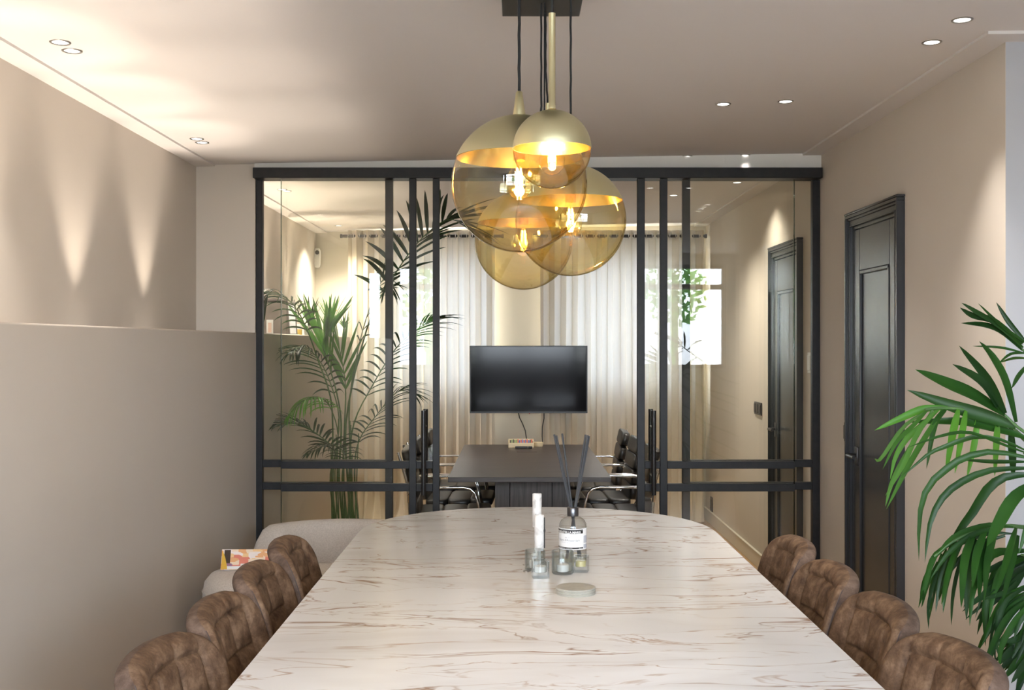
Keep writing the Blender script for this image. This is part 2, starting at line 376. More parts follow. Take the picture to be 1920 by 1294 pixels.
mb = MB(); slab(mb, XR - B_, XR + .1, YT - B_, YB); slab(mb, XR + .1, XW, YT - B_, YT + .1); S(mb.build('trim_2', M['ceiling']))
# floor: sub floor + oak boards
fl = S(MB().box(XL - .1, XW + .1, YF - .1, YB + .1, -.12, -.022).build('floor', M['floor']))
x = XP; k = 0
while x < XR - .01:
    w = min(.19, XR - x)
    y = 2.2 - (k * .73) % 1.9
    while y < YB:
        y1 = min(y + 1.9, YB)
        if y1 > 2.2:
            MB().box(x + .0015, x + w - .0015, max(y, 2.2) + .0015, y1 - .0015, -.022, 0).build('floor_board', M['floor'], fl, bevel=.0015, seg=1)
        y += 1.9
    x += w; k += 1
MB().box(XP, XR, YF, 2.2, -.022, 0).build('floor_board', M['floor'], fl)
MB().box(XR, XW, YF, YT, -.022, 0).build('floor_board', M['floor'], fl)
S(MB().box(XL - .12, XL, YF - .1, YB + .1, -.1, 2.7).build('wall_left', M['wall']))
mb = MB(); mb.box(XL, XP, YD, YB, 0, 1.56); mb.box(XP - .09, XP, YF, YD, 0, 1.56); mb.box(XL, XP - .09, YF, YD, 0, 1.43)
S(mb.build('wall_left_parapet', M['parapet'], bevel=.006))
mb = MB(); mb.box(XR, XR + .12, YT, YB + .1, -.1, 2.7); S(mb.build('wall_right', M['wall']))
S(MB().box(XR + .001, XW, YT - .001, YT + .12, -.1, 2.7).build('wall_right_return', M['nearwall']))
S(MB().box(XW, XW + .12, YF, YT + .1, -.1, 2.7).build('wall_right_near', M['nearwall']))
S(MB().box(XL, XP - .004, YD, YD + .10, 1.56, 2.50).build('wall_partition', M['wall']))
S(MB().box(XP - .004, XR, YD - .02, YD + .10, 2.436, 2.60).build('trim_3', M['header']))
# rear wall with two window openings
def wall_with_holes(mb, x0, x1, z0, z1, y0, y1, holes):
    holes = sorted(holes); x = x0
    for a, b, c, d in holes:
        mb.box(x, a, y0, y1, z0, z1); mb.box(a, b, y0, y1, z0, c); mb.box(a, b, y0, y1, d, z1); x = b
    mb.box(x, x1, y0, y1, z0, z1)
mb = MB(); wall_with_holes(mb, XL, XR, 0, 2.6, YB, YB + .14, [WIN_R1, WIN_R2]); S(mb.build('wall_back', M['backwall']))
mb = MB(); wall_with_holes(mb, XL, XW, 0, 2.6, YF - .14, YF, [(-1.70, -1.50, .25, 2.35), WIN_F]); S(mb.build('wall_front', M['nearwall']))
def window(name, h, y, n=2, transom=None, mt='whitepaint'):
    r = struct_root(name, (h[0], y, h[2])); w, hh = h[1] - h[0], h[3] - h[2]; t = .045
    mb = MB(); mb.box(0, t, 0, .06, 0, hh); mb.box(w - t, w, 0, .06, 0, hh); mb.box(t, w - t, 0, .06, 0, t); mb.box(t, w - t, 0, .06, hh - t, hh)
    mb.build('window_frame', M[mt], r)
    MB().box(-.02, w + .02, -.02, .09, -.03, 0).build('window_sill', M['whitepaint'], r)
    for k in range(1, n): MB().box(w * k / n - .022, w * k / n + .022, .005, .055, t, hh - t).build('mullion', M[mt], r)
    if transom: MB().box(t, w - t, .0, .058, transom - h[2] - .03, transom - h[2] + .03).build('transom', M[mt], r)
    MB().box(t, w - t, .025, .031, t, hh - t).build('window_pane', M['winpane'], r)
    return r
window('window_1', WIN_R1, YB + .05); window('window_2', WIN_R2, YB + .05)
window('window_3', WIN_F, YF - .10, 5, 2.15, 'steel'); window('window_4', (-1.70, -1.50, .25, 2.35), YF - .10, 1)
# street greenery outside the front window, seen as a reflection
def foliage(name, c, r, n, m_, lab):
    mb = MB()
    for i in range(n):
        while True:
            p = Vector((random.uniform(-1, 1), random.uniform(-1, 1), random.uniform(-1, 1)))
            if .2 < p.length < 1: break
        q = Vector((c[0] + p.x * r[0], c[1] + p.y * r[1], c[2] + p.z * r[2]))
        a = Vector((random.gauss(0, 1), random.gauss(0, 1), random.gauss(0, 1))).normalized(); b = a.orthogonal().normalized(); s = random.uniform(.05, .09)
        mb.add([q - a * s, q + b * s * .5, q + a * s, q - b * s * .5], [(0, 1, 2, 3)])
    mb.tube([(c[0], c[1], -.1), (c[0], c[1], c[2])], .06, 8)
    o = mb.build(name, M['leafbright']); o['kind'] = 'stuff'; o['label'] = lab; o['category'] = 'shrub'; return o
foliage('street_shrub', (-1.25, -4.6, 2.1), (.42, .4, .75), 420, 'leafbright', 'green street shrub reflected in the left glass panel')
foliage('street_shrub', (2.35, -4.6, 2.3), (.50, .4, .55), 420, 'leafbright', 'green street shrub reflected in the right glass panel')
MB().box(-12, 12, -16, YF - .3, -.2, -.1).build('pavement', M['potgrey'])['kind'] = 'structure'
# skirting of the meeting room side and right wall
def skirting(name, y0, y1):
    r = S(MB().box(XR - .014, XR, y0, y1, 0, .095).build(name, M['baseboard'], bevel=.003))
    MB().box(XR - .018, XR, y0, y1, .095, .105).build('cap_moulding', M['baseboard'], r, bevel=.003)
skirting('baseboard_right', 7.12, YB); skirting('baseboard_right_middle', 6.07, 6.34); skirting('baseboard_right_near', YT, 4.70); skirting('baseboard_right_far', 5.47, 5.95)
S(MB().box(XP, XR, YB - .014, YB, 0, .10).build('baseboard_back', M['baseboard'], bevel=.003))

# ------------------------------------------------------------------ steel and glass partition
S(MB().box(-1.389, 1.632, YD - .075, YD + .045, 2.380, 2.436).build('trim_4', M['steel'], bevel=.003))
ZB = [(.838, .877), (.717, .757)]
def fixed(name, xs, stile, x0, x1):
    r = struct_root(name, (0, YD, 0)); y0, y1 = .0, .04
    MB().box(xs[0], xs[1], y0, y1, 0, 2.38).build('post', M['steel'], r, bevel=.002)
    MB().box(stile[0], stile[1], y0, y1, 0, 2.38).build('stile', M['steel'], r, bevel=.002)
    a, b = min(xs[1], stile[1]), max(xs[0], stile[0])
    for z0, z1 in ZB: MB().box(a, b, y0 + .002, y1 - .002, z0, z1).build('crossbar', M['steel'], r, bevel=.002)
    MB().box(a, b, y0, y1, 0, .05).build('bottom_rail', M['steel'], r, bevel=.002)
    zs = [.05, ZB[1][0], ZB[1][1], ZB[0][0], ZB[0][1], 2.38]
    for i in (0, 2, 4):
        MB().add([(a, .02, zs[i]), (b, .02, zs[i]), (b, .02, zs[i + 1]), (a, .02, zs[i + 1])], [(0, 1, 2, 3)]).build('glass_pane', M['pane'], r)
fixed('window_5', (-1.388, -1.354), (-.695, -.655), 0, 0)
fixed('window_6', (1.598, 1.638), (.902, .942), 0, 0)
def slider(name, lead, second, edge):
    r = struct_root(name, (0, YD - .05, 0)); y0, y1 = -.018, .018
    for s_ in (lead, second): MB().box(s_[0], s_[1], y0, y1, .012, 2.378).build('stile', M['steel'], r, bevel=.002)
    lo, hi = min(lead[0], edge), max(lead[1], edge)
    segs = []
    if edge < lead[0]: spans = [(edge, second[0]), (second[1], lead[0])]
    else: spans = [(lead[1], second[0]), (second[1], edge)]
    for a, b in spans:
        for z0, z1 in ZB: MB().box(a, b, y0, y1, z0, z1).build('crossbar', M['steel'], r, bevel=.002)
        MB().box(a, b, y0, y1, .012, .06).build('bottom_rail', M['steel'], r, bevel=.002)
        zs = [.06, ZB[1][0], ZB[1][1], ZB[0][0], ZB[0][1], 2.376]
        for i in (0, 2, 4):
            MB().add([(a, 0, zs[i]), (b, 0, zs[i]), (b, 0, zs[i + 1]), (a, 0, zs[i + 1])], [(0, 1, 2, 3)]).build('glass_pane', M['pane'], r)
    MB().box(edge - .0025, edge + .0025, -.004, .004, .012, 2.376).build('glass_edge', thin_glass('polished glass edge', (.42, .50, .44), 1.5, 3.0), r)
    xm = (min(lead[1], second[1]) + max(lead[0], second[0])) / 2
    hd = MB(); hd.tube([(xm, -.075, .705), (xm, -.075, 1.150)], .0125, 16).build('handle', M['handle'], r, smooth=40, label='long vertical black bar handle')
    h2 = MB(); h2.tube([(xm, .065, .705), (xm, .065, 1.150)], .0125, 16).build('handle', M['handle'], r, smooth=40)
    for z in (.80, 1.06): MB().tube([(xm, -.07, z), (xm, .06, z)], .006, 8).build('handle_fixing', M['satin'], r, smooth=40)
slider('door_1', (-.435, -.400), (-.560, -.523), -1.242)
slider('door_2', (.651, .691), (.772, .811), 1.487)

# ------------------------------------------------------------------ dark panel doors in the right wall
def panel_door(name, y0, y1, ztop, handle_far=True, hz=.97):
    r = struct_root(name, (XR, y0, 0)); w = y1 - y0; t = .072
    def bb(x0, x1, a, b, z0, z1, nm, mt='door', bev=.002, par=None, lab=None):
        return MB().box(-x1, -x0, a, b, z0, z1).build(nm, M[mt], par or r, bevel=bev, label=lab)
    # architrave: stepped moulding, each side three nested strips
    mb = MB()
    for (o_, e_, p_) in ((0, .014, .036), (.014, .026, .028), (.026, .050, .022), (.050, .056, .027), (.056, .072, .014)):
        mb.box(-p_, 0, o_, e_, 0, ztop - e_); mb.box(-p_, 0, w - e_, w - o_, 0, ztop - e_); mb.box(-p_, 0, o_, w - o_, ztop - e_, ztop - o_)
    mb.build('architrave', M['door'], r, bevel=.002)
    MB().box(-.038, 0, -.006, w + .006, ztop + .0005, ztop + .012).build('cornice', M['door'], r, bevel=.004)
    a, b = t + .002, w - t - .002
    lf = MB().box(-.004, .0, a, b, .008, ztop - t).build('door_leaf', M['door'], r)
    sw = .085
    bb(.004, .012, a, a + sw, .008, ztop - t - .003, 'stile', bev=.003); bb(.004, .012, b - sw, b, .008, ztop - t - .003, 'stile', bev=.003)
    bb(.004, .012, a + sw, b - sw, ztop - t - .20, ztop - t - .003, 'top_rail', bev=.003); bb(.004, .012, a + sw, b - sw, .008, .22, 'bottom_rail', bev=.003)
    mb = MB(); q = .018   # inner moulding
    za, zb = .22, ztop - t - .20
    mb.box(-.016, -.003, a + sw, a + sw + q, za, zb); mb.box(-.016, -.003, b - sw - q, b - sw, za, zb); mb.box(-.016, -.003, a + sw, b - sw, zb - q, zb); mb.box(-.016, -.003, a + sw, b - sw, za, za + q)
    mb.build('panel_moulding', M['door'], r, bevel=.004)
    yh = b - .045 if handle_far else a + .045; sgn = -1 if handle_far else 1
    h = MB(); h.tube([(-.012, yh, hz), (-.062, yh, hz)], .009, 12); h.tube([(-.058, yh, hz), (-.060, yh + sgn * .11, hz)], .0085, 12)
    ho = h.build('door_handle', M['handle'], r, smooth=40)
    MB().box(-.018, -.011, yh - .02, yh + .02, hz - .05, hz + .04).build('backplate', M['capgrey'], ho, bevel=.003)
    for z in ((.16,) if name == 'door_3' else ()):
        hh = a + .0 if handle_far else b
        MB().tube([(-.040, hh - .01, z - .04), (-.040, hh - .01, z + .04)], .010, 10).build('hinge', M['capgrey'], r, smooth=40)
    return r
panel_door('door_3', 4.705, 5.449, 2.118)
panel_door('door_4', 6.366, 7.10, 2.095)
def wall_plate(name, lab, y, z, w, h, mt, cat='switch', rock=1, x=XR):
    t = thing(name, lab, cat, (x, y, z))
    MB().box(-.010, 0, -w / 2, w / 2, -h / 2, h / 2).build('cover_plate', M[mt], t, bevel=.003)
    for k in range(rock):
        c = -w / 2 + w * (k + .5) / rock; ww = w / rock * .36
        MB().box(-.015, -.009, c - ww, c + ww, -h * .36, h * .36).build('rocker' if cat == 'switch' else 'insert', M[mt], t, bevel=.002)
    return t
wall_plate('light_switch', 'black light switch beside the near dark door', 5.52, 1.065, .055, .095, 'blackplastic')
wall_plate('light_switch', 'wide black switch plate on the meeting room wall, left of the far dark door', 7.52, 1.067, .21, .085, 'blackplastic', rock=3)
wall_plate('power_socket', 'black wall socket above the skirting near the curtain', 9.30, .17, .085, .12, 'blackplastic', cat='socket')
wall_plate('thermostat', 'white wall thermostat beside the far dark door', 6.20, 1.395, .075, .115, 'white', cat='thermostat')

# ------------------------------------------------------------------ dining table
TX, TY0, TY1, TWH = .091, 1.35, 5.155, .715
def outline(inset, n=26, e=2.15, el=.68):
    hw = TWH - inset; pts = []
    for k in range(n + 1):
        a = PI * k / n
        pts.append((TX + hw * math.copysign(abs(math.cos(a)) ** (2 / e), math.cos(a)), TY1 - el + (el - inset) * abs(math.sin(a)) ** (2 / e)))
    for k in range(n + 1):
        a = PI + PI * k / n
        pts.append((TX + hw * math.copysign(abs(math.cos(a)) ** (2 / e), math.cos(a)), TY0 + el - (el - inset) * abs(math.sin(a)) ** (2 / e)))
    return pts
t = thing('dining_table', 'large oval white marble dining table with brown veins', 'table', (0, 0, 0))
def plate(rows, nm, mt, par):
    mb = MB(); n = None
    for ins, z in rows:
        o_ = outline(ins); n = len(o_); mb.v += [(p[0], p[1], z) for p in o_]
    for i in range(len(rows) - 1):
        for k in range(n):
            mb.f.append([i * n + k, i * n + (k + 1) % n, (i + 1) * n + (k + 1) % n, (i + 1) * n + k]); mb.m.append(0)
    mb.f.append([k for k in range(n)][::-1]); mb.m.append(0); mb.f.append([(len(rows) - 1) * n + k for k in range(n)]); mb.m.append(0)
    return mb.build(nm, mt, par, smooth=35)
plate([(.012, .722), (.0, .726), (.0, .745), (.0015, .7488), (.005, .75)], 'tabletop', M['marble'], t)
for yy in (2.25, 4.25):
    MB().lathe([(.02, .0), (.30, .0), (.30, .012), (.06, .03), (.05, .12), (.05, .66), (.16, .70), (.16, .722), (.02, .722)], (TX, yy, 0), 28).build('pedestal', M['steel'], t, smooth=40)

# ------------------------------------------------------------------ brown quilted dining chairs (local: faces +x)
def chair_shell():
    mb = MB(); NF = 60; NBK = 22; rows = 78; loops = []
    z0, zt, hw0, RC = .43, .810, .222, .085
    rc = .020
    for j in range(rows + 1):
        s = j / rows; z = z0 + (zt - z0) * s ** .93; q = (z - z0) / (zt - z0)
        hw = .192 + (hw0 - .192) * math.sin(min(1, q / .65) * PI / 2)
        if z > zt - RC: hw = hw - RC + math.sqrt(max(1e-6, RC * RC - (z - (zt - RC)) ** 2))
        ht = .034; d = zt - z
        if d < .026: ht *= math.sqrt(max(.0, 1 - (1 - d / .026) ** 2)) * .93 + .07
        r_ = min(rc, ht * .8)
        xc = -.190 - .088 * q - .018 * q * q
        def W_(y): return .055 * (abs(y) / .222) ** 2.4
        loop = []; crown = .022 * max(0, (q - .55) / .45) ** 1.5
        def add(y, dx, nz=0):
            loop.append((xc + W_(y) + dx, y, z + crown * (1 - (abs(y) / hw0) ** 2.2)))
        for k in range(NF + 1):
            y = -(hw - r_) + 2 * (hw - r_) * k / NF
            gy = min(abs(y - g) for g in (-.152, -.055, .055, .152)); gz = min(abs(z - g) for g in (.490, .582, .674, .766))
            g = max(math.exp(-(gy / .0055) ** 2) * (1 if z < .80 else 0), math.exp(-(gz / .0055) ** 2) * (1 if abs(y) < .155 else 0))
            puff = .004 * (1 - math.exp(-(min(gy, gz) / .022) ** 2))
            add(y, ht + (puff - .0095 * g) * min(1, d * 22 + .05))
        for k in range(1, 6):
            a = PI / 2 * k / 6; add(hw - r_ + r_ * math.sin(a), ht - r_ + r_ * math.cos(a))
        iL = len(loop); add(hw, ht - r_); add(hw, 0); add(hw, -(ht - r_))
        for k in range(1, 6):
            a = PI / 2 * k / 6; add(hw - r_ + r_ * math.cos(a), -(ht - r_) - r_ * math.sin(a))
        for k in range(NBK + 1):
            y = (hw - r_) - 2 * (hw - r_) * k / NBK; add(y, -ht)
        for k in range(1, 6):
            a = PI / 2 * k / 6; add(-(hw - r_) - r_ * math.sin(a), -(ht - r_) - r_ * math.cos(a))
        add(-hw, -(ht - r_)); add(-hw, 0); add(-hw, ht - r_); iR = len(loop) - 1
        for k in range(1, 6):
            a = PI / 2 * k / 6; add(-(hw - r_) - r_ * math.cos(a), ht - r_ + r_ * math.sin(a))
        loops.append(loop)
    n = len(loops[0])
    for lp in loops: mb.v += lp
    for j in range(rows):
        for k in range(n):
            mb.f.append([j * n + k, j * n + (k + 1) % n, (j + 1) * n + (k + 1) % n, (j + 1) * n + k]); mb.m.append(1 if iL <= k < iR else 0)
    mb.f.append(list(range(n))[::-1]); mb.m.append(0); mb.f.append([rows * n + k for k in range(n)]); mb.m.append(1)
    seams = []
    for idx, off in ((iL, 1), (iR, -1)):
        seams.append([Vector(loops[j][idx]) + Vector((0, off * .0008, 0)) for j in range(2, rows - 3)])
    return mb, seams
def dining_chair(lab, loc, rz):
    t = thing('dining_chair', lab, 'chair', loc, rz, 'brown quilted chairs around the marble table')
    mb, seams = chair_shell()
    mb.build('backrest', [M['brown'], M['brownside']], t, smooth=60)
    for p in seams: MB().tube(p, .0016, 5).build('seam', M['thread'], t, smooth=60)
    s = MB()    # seat cushion with quilted top
    NX, NY = 34, 34; top = []
    for i in range(NX + 1):
        for j in range(NY + 1):
            x = -.20 + .43 * i / NX; y = -.215 + .43 * j / NY
            e = (max(0, 1 - abs(2 * i / NX - 1) ** 8) * max(0, 1 - abs(2 * j / NY - 1) ** 8)) ** .5
            z = .425 + .055 * e + .007 * (abs(math.sin(PI * (y + .0525) / .105)) ** .45 * abs(math.sin(PI * x / .09)) ** .45) * e
            top.append((x, y, z))
    s.v += top; m_ = NY + 1
    for i in range(NX):
        for j in range(NY): s.f.append([i * m_ + j, (i + 1) * m_ + j, (i + 1) * m_ + j + 1, i * m_ + j + 1]); s.m.append(0)
    s.add([(x, y, .424 - .022 * (1 - abs(x / .25) ** 4)) for (x, y, z) in top], [(i * m_ + j + 1, (i + 1) * m_ + j + 1, (i + 1) * m_ + j, i * m_ + j) for i in range(NX) for j in range(NY)])
    s.build('seat', M['brown'], t, smooth=60)
    for sx_ in (-1, 1):
        for sy in (-1, 1):
            MB().tube([(sx_ * .10, sy * .12, .41), (sx_ * .20, sy * .19, .395), (sx_ * .235, sy * .215, 0)], .011, 10).build('leg', M['handle'], t, smooth=50)
    MB().box(-.12, .12, -.14, .14, .398, .41).build('seat_frame', M['handle'], t)
    return t
ys = [3.845, 3.385, 2.93, 2.47]
ords = ['beside the beige pouf', 'second nearest the beige armchair', 'second from the camera', 'nearest the camera']
c0 = dining_chair('brown quilted leather dining chair on the left table side, ' + ords[0], (-.515, ys[0], 0), math.radians(3))
lab_l = [None, 'brown quilted leather dining chair on the left table side, second nearest the beige armchair', 'brown quilted leather dining chair on the left table side, second from the camera', 'brown quilted leather dining chair on the left table side, cut off at the bottom']
for i in (1, 2, 3): place_copy(c0, (-.515 - (.01 if i == 3 else 0), ys[i], 0), math.radians((0, 2, 0, -5)[i]), lab_l[i])
ysr = [3.845, 3.385, 2.93, 2.46]
lab_r = ['brown quilted leather dining chair on the right table side, nearest the glass doors', 'brown quilted leather dining chair on the right table side, second from the glass doors', 'brown quilted leather dining chair on the right side in front of the dark door', 'brown quilted leather dining chair on the right side under the palm, nearest the camera']
for i in range(4): place_copy(c0, (.695 + (0, 0, .01, .02)[i], ysr[i], 0), PI + math.radians((-2, 0, 0, 6)[i]), lab_r[i])

# ------------------------------------------------------------------ things on the marble table
ZT = .75
# reed diffuser
bx_, by_ = P(1074, 0, 3.87).x, 3.87
t = thing('reed_diffuser', 'clear glass reed diffuser with white label and tall dark sticks on the marble table', 'diffuser', (bx_, by_, ZT))
MB().lathe([(.0, .002), (.044, .002), (.0475, .006), (.048, .012), (.048, .118), (.046, .130), (.040, .142), (.030, .150), (.018, .155), (.0155, .158), (.0155, .168)], n=40).build('bottle', M['bottle'], t, smooth=50)
MB().lathe([(.0, .004), (.0455, .004), (.0455, .022), (.0, .022)], n=32).build('fragrance_oil', thin_glass('pale oil', (.93, .89, .74), 1.4, .6), t, smooth=40)
MB().lathe([(.0, .156), (.0195, .156), (.0200, .158), (.0200, .184), (.0185, .186), (.008, .186), (.008, .176)], n=32).build('collar', M['capgrey'], t, smooth=40, label='dark grey metal collar')
for (px0, py0), dx in (((1039, 815), -.008), ((1043, 817), -.006), ((1054, 813), -.002), ((1098, 815), .006), ((1102, 816), .008), ((1105, 818), .009)):
    tp = P(px0, py0, 3.87 + random.uniform(-.02, .03)) - Vector((bx_, by_, ZT))
    dr = (Vector((dx, 0, .18)) - tp); bt = tp + dr * 1.0
    low = bt + dr.normalized() * .172; low.x = max(-.042, min(.042, low.x)); 
    MB().tube([tp, bt, low], .0034, 8).build('reed', M['reed'], t)
# wrap-around label
def arc(a0, a1, z0, z1, r, nm, mt, par, n=24, lab=None):
    mb = MB()
    for k in range(n + 1):
        a = a0 + (a1 - a0) * k / n
        mb.v += [(r * math.sin(a), -r * math.cos(a), z0), (r * math.sin(a), -r * math.cos(a), z1)]
    for k in range(n): mb.f.append([2 * k, 2 * k + 2, 2 * k + 3, 2 * k + 1]); mb.m.append(0)
    return mb.build(nm, mt, par, smooth=60, label=lab)
lb = arc(math.radians(-100), math.radians(72), .046, .118, .0486, 'label', M['labelwhite'], t, 30)
A0 = math.radians(-95); A1 = math.radians(42)
arc(A0, A1, .1015, .1150, .0490, 'label_band', M['labelblack'], lb)
arc(A0, A1, .0495, .0550, .0490, 'label_band', M['labelblack'], lb)
arc(math.radians(46), math.radians(71), .068, .093, .0490, 'label_print', M['labelpale'], lb)
arc(math.radians(46), math.radians(71), .050, .064, .0490, 'label_print', M['labelpale'], lb)
arc(A0, A1, .1120, .1128, .0491, 'label_line', M['labelgrey'], lb)
def wrap_text(txt, size, zmid, a_start, a_end, mt, par, r=.0493, bold=0.0, spacing=1.0):
    cu = bpy.data.curves.new('text', 'FONT'); cu.body = txt; cu.size = 1; cu.offset = bold; cu.space_character = spacing
    ob = bpy.data.objects.new('text', cu); COL.objects.link(ob)
    dg = bpy.context.evaluated_depsgraph_get(); me = bpy.data.meshes.new_from_object(ob.evaluated_get(dg))
    bpy.data.objects.remove(ob)
    xs = [v.co.x for v in me.vertices]; x0, x1 = min(xs), max(xs)
    for v in me.vertices:
        a = a_start + (a_end - a_start) * (v.co.x - x0) / (x1 - x0); z = zmid + (v.co.y - .35) * size
        v.co = Vector((r * math.sin(a), -r * math.cos(a), z))
    me.materials.clear(); me.materials.append(mt)
    o = bpy.data.objects.new('lettering', me); COL.objects.link(o); o.parent = par
    return o
rd = math.radians
wrap_text('MARIE-STELLA-MARIS', .0105, .1062, rd(-88), rd(30), M['labelwhite'], lb, bold=.03)
wrap_text('No. 12', .0055, .0885, rd(-35), rd(-16), M['labelgrey'], lb)
wrap_text("Objets d'Amsterdam", .0115, .0795, rd(-72), rd(25), M['labelgrey'], lb)
wrap_text('diffuseur de parfum', .0045, .0715, rd(-55), rd(2), M['labelpale'], lb)
wrap_text('AROMATIC  STICKS', .0040, .0520, rd(-75), rd(-5), M['labelwhite'], lb)
wrap_text('300 ML', .0040, .0520, rd(22), rd(38), M['labelwhite'], lb)
# two marbled white candles on slim stems
M['candlemarble'] = noise_color(mat('marbled white stone', (.8, .8, .8), .35), (.55, .54, .53), (.84, .83, .82), 22, 5, .33, .52, dist=1.5)
def candle_stick(lab, c, z0, z1, r):
    t = thing('candle_stick', lab, 'candle', (c[0], c[1], ZT))
    MB().lathe([(0, 0), (.021, 0), (.021, .003), (.006, .006), (.0055, z0), (.0, z0)], n=20).build('stem', M['white'], t, smooth=40)
    MB().lathe([(0, z0), (r - .001, z0), (r, z0 + .002), (r, z1 - .002), (r - .001, z1), (r - .004, z1), (r - .004, z1 - .004), (0, z1 - .004)], n=28).build('sleeve', M['candlemarble'], t, smooth=40)
    return t
p = P(1011, 0, 3.80); c1 = candle_stick('front white marbled cylinder holder with a black clip', (p.x, 3.80), .050, .170, .0165)
MB().box(.013, .0195, -.006, .006, .058, .162).build('clip', M['blackplastic'], c1, bevel=.002, label='narrow black clip down the side')
MB().box(.010, .021, -.0075, .0075, .112, .122).build('clip_catch', M['blackplastic'], c1, bevel=.002)
p = P(1007, 0, 3.98); candle_stick('taller white marbled cylinder holder standing behind', (p.x, 3.98), .10, .218, .0165)
# glass tealight holders
def holder_round(lab, px, Y, r, h, wax=.02):
    p = P(px, 0, Y); t = thing('tealight_holder', lab, 'candle holder', (p.x, Y, ZT), 0, 'glass tealight holders')
    MB().lathe([(0, 0), (r * .92, 0), (r, .004), (r, h - .001), (r - .0015, h), (r - .0035, h - .001), (r - .004, .010), (r - .008, .007), (0, .007)], n=32).build('glass_cup', M['glass'], t, smooth=40)
    cz = MB().lathe([(0, .0075), (r * .52, .0075), (r * .56, .009), (r * .56, .0075 + wax), (r * .5, .010 + wax), (0, .0095 + wax)], n=24).build('tealight', M['candle'], t, smooth=40)
    MB().tube([(0, 0, .009 + wax), (.001, 0, .017 + wax)], .0008, 5).build('wick', M['blackplastic'], cz)
    return t
def holder_square(lab, px, Y, a, h, rz, cup='candle', amber=False):
    p = P(px, 0, Y); t = thing('tealight_holder', lab, 'candle holder', (p.x, Y, ZT), rz, 'glass tealight holders')
    w = a / 2; r = a * .40; n = 24; mb = MB(); sq = []; ins = []
    for k in range(n):
        an = 2 * PI * k / n; cx, sy = math.cos(an), math.sin(an); m_ = max(abs(cx), abs(sy)); sq.append((w * cx / m_, w * sy / m_)); ins.append((r * cx, r * sy))
    for ring, z in ((sq, 0), (sq, h), (ins, h), (ins, .018)): mb.v += [(q[0], q[1], z) for q in ring]
    for i in range(3):
        for k in range(n): mb.f.append([i * n + k, i * n + (k + 1) % n, (i + 1) * n + (k + 1) % n, (i + 1) * n + k]); mb.m.append(0)
    mb.f.append(list(range(n))[::-1]); mb.m.append(0); mb.f.append([3 * n + k for k in range(n)]); mb.m.append(0)
    mb.build('glass_block', M['glass'], t, bevel=0)
    cz = MB().lathe([(0, .0185), (r * .9, .0185), (r * .92, .036), (r * .7, .038), (0, .037)], n=24).build('tealight', M['gold'] if amber else M['candle'], t, smooth=40)
    MB().tube([(0, 0, .038), (.001, 0, .044)], .0008, 5).build('wick', M['blackplastic'], cz)
    return t
holder_square('square clear glass tealight holder nearest the camera on the left of the cluster', 1013, 3.60, .052, .056, math.radians(6))
holder_round('round clear glass tealight holder in the middle of the cluster', 1055, 3.66, .036, .075)
holder_square('small clear glass cube holder with amber wax under the reed diffuser', 1089, 3.69, .048, .052, math.radians(-12), amber=True)
holder_round('clear glass tealight cup around the foot of the marbled candles', 1003, 3.72, .034, .066)
for k, (px, Y) in enumerate(((986, 3.80), (987, 3.69))):
    p = P(px, 0, Y); o = MB().lathe([(0, 0), (.010, 0), (.0105, .001), (.0105, .0022), (.010, .003), (0, .003)], n=24).build('metal_disc', M['satin'], smooth=40, loc=(p.x, Y, ZT))
    tag(o, ('small grey disc at the foot of the taller marbled holder', 'small grey disc left of the round tealight cup')[k], 'disc')
# coaster stack
p = P(1079, 0, 3.37)
for k in range(5):
    o = MB().lathe([(0, 0), (.0592, 0), (.0602, .0008), (.0602, .0030), (.0594, .0038), (0, .0038)], n=44).build('coaster', M['coaster'], smooth=40, loc=(p.x + (0, .0006, -.0006, .0004, 0)[k], 3.37, ZT + .0040 * k))
    tag(o, ('bottom', 'second from bottom', 'middle', 'second from top', 'topmost')[k] + ' round grey-green coaster of the stack on the marble table', 'coaster', 'stack of round coasters')
    if k == 4:
        mb = MB()
        for q in range(60):
            a = 2 * PI * q / 60; a2 = a + .06
            mb.tube([(.0565 * math.cos(a), .0565 * math.sin(a), .0039), (.0565 * math.cos(a2), .0565 * math.sin(a2), .0039)], .0004, 4)
        mb.build('stitching', M['labelpale'], o)

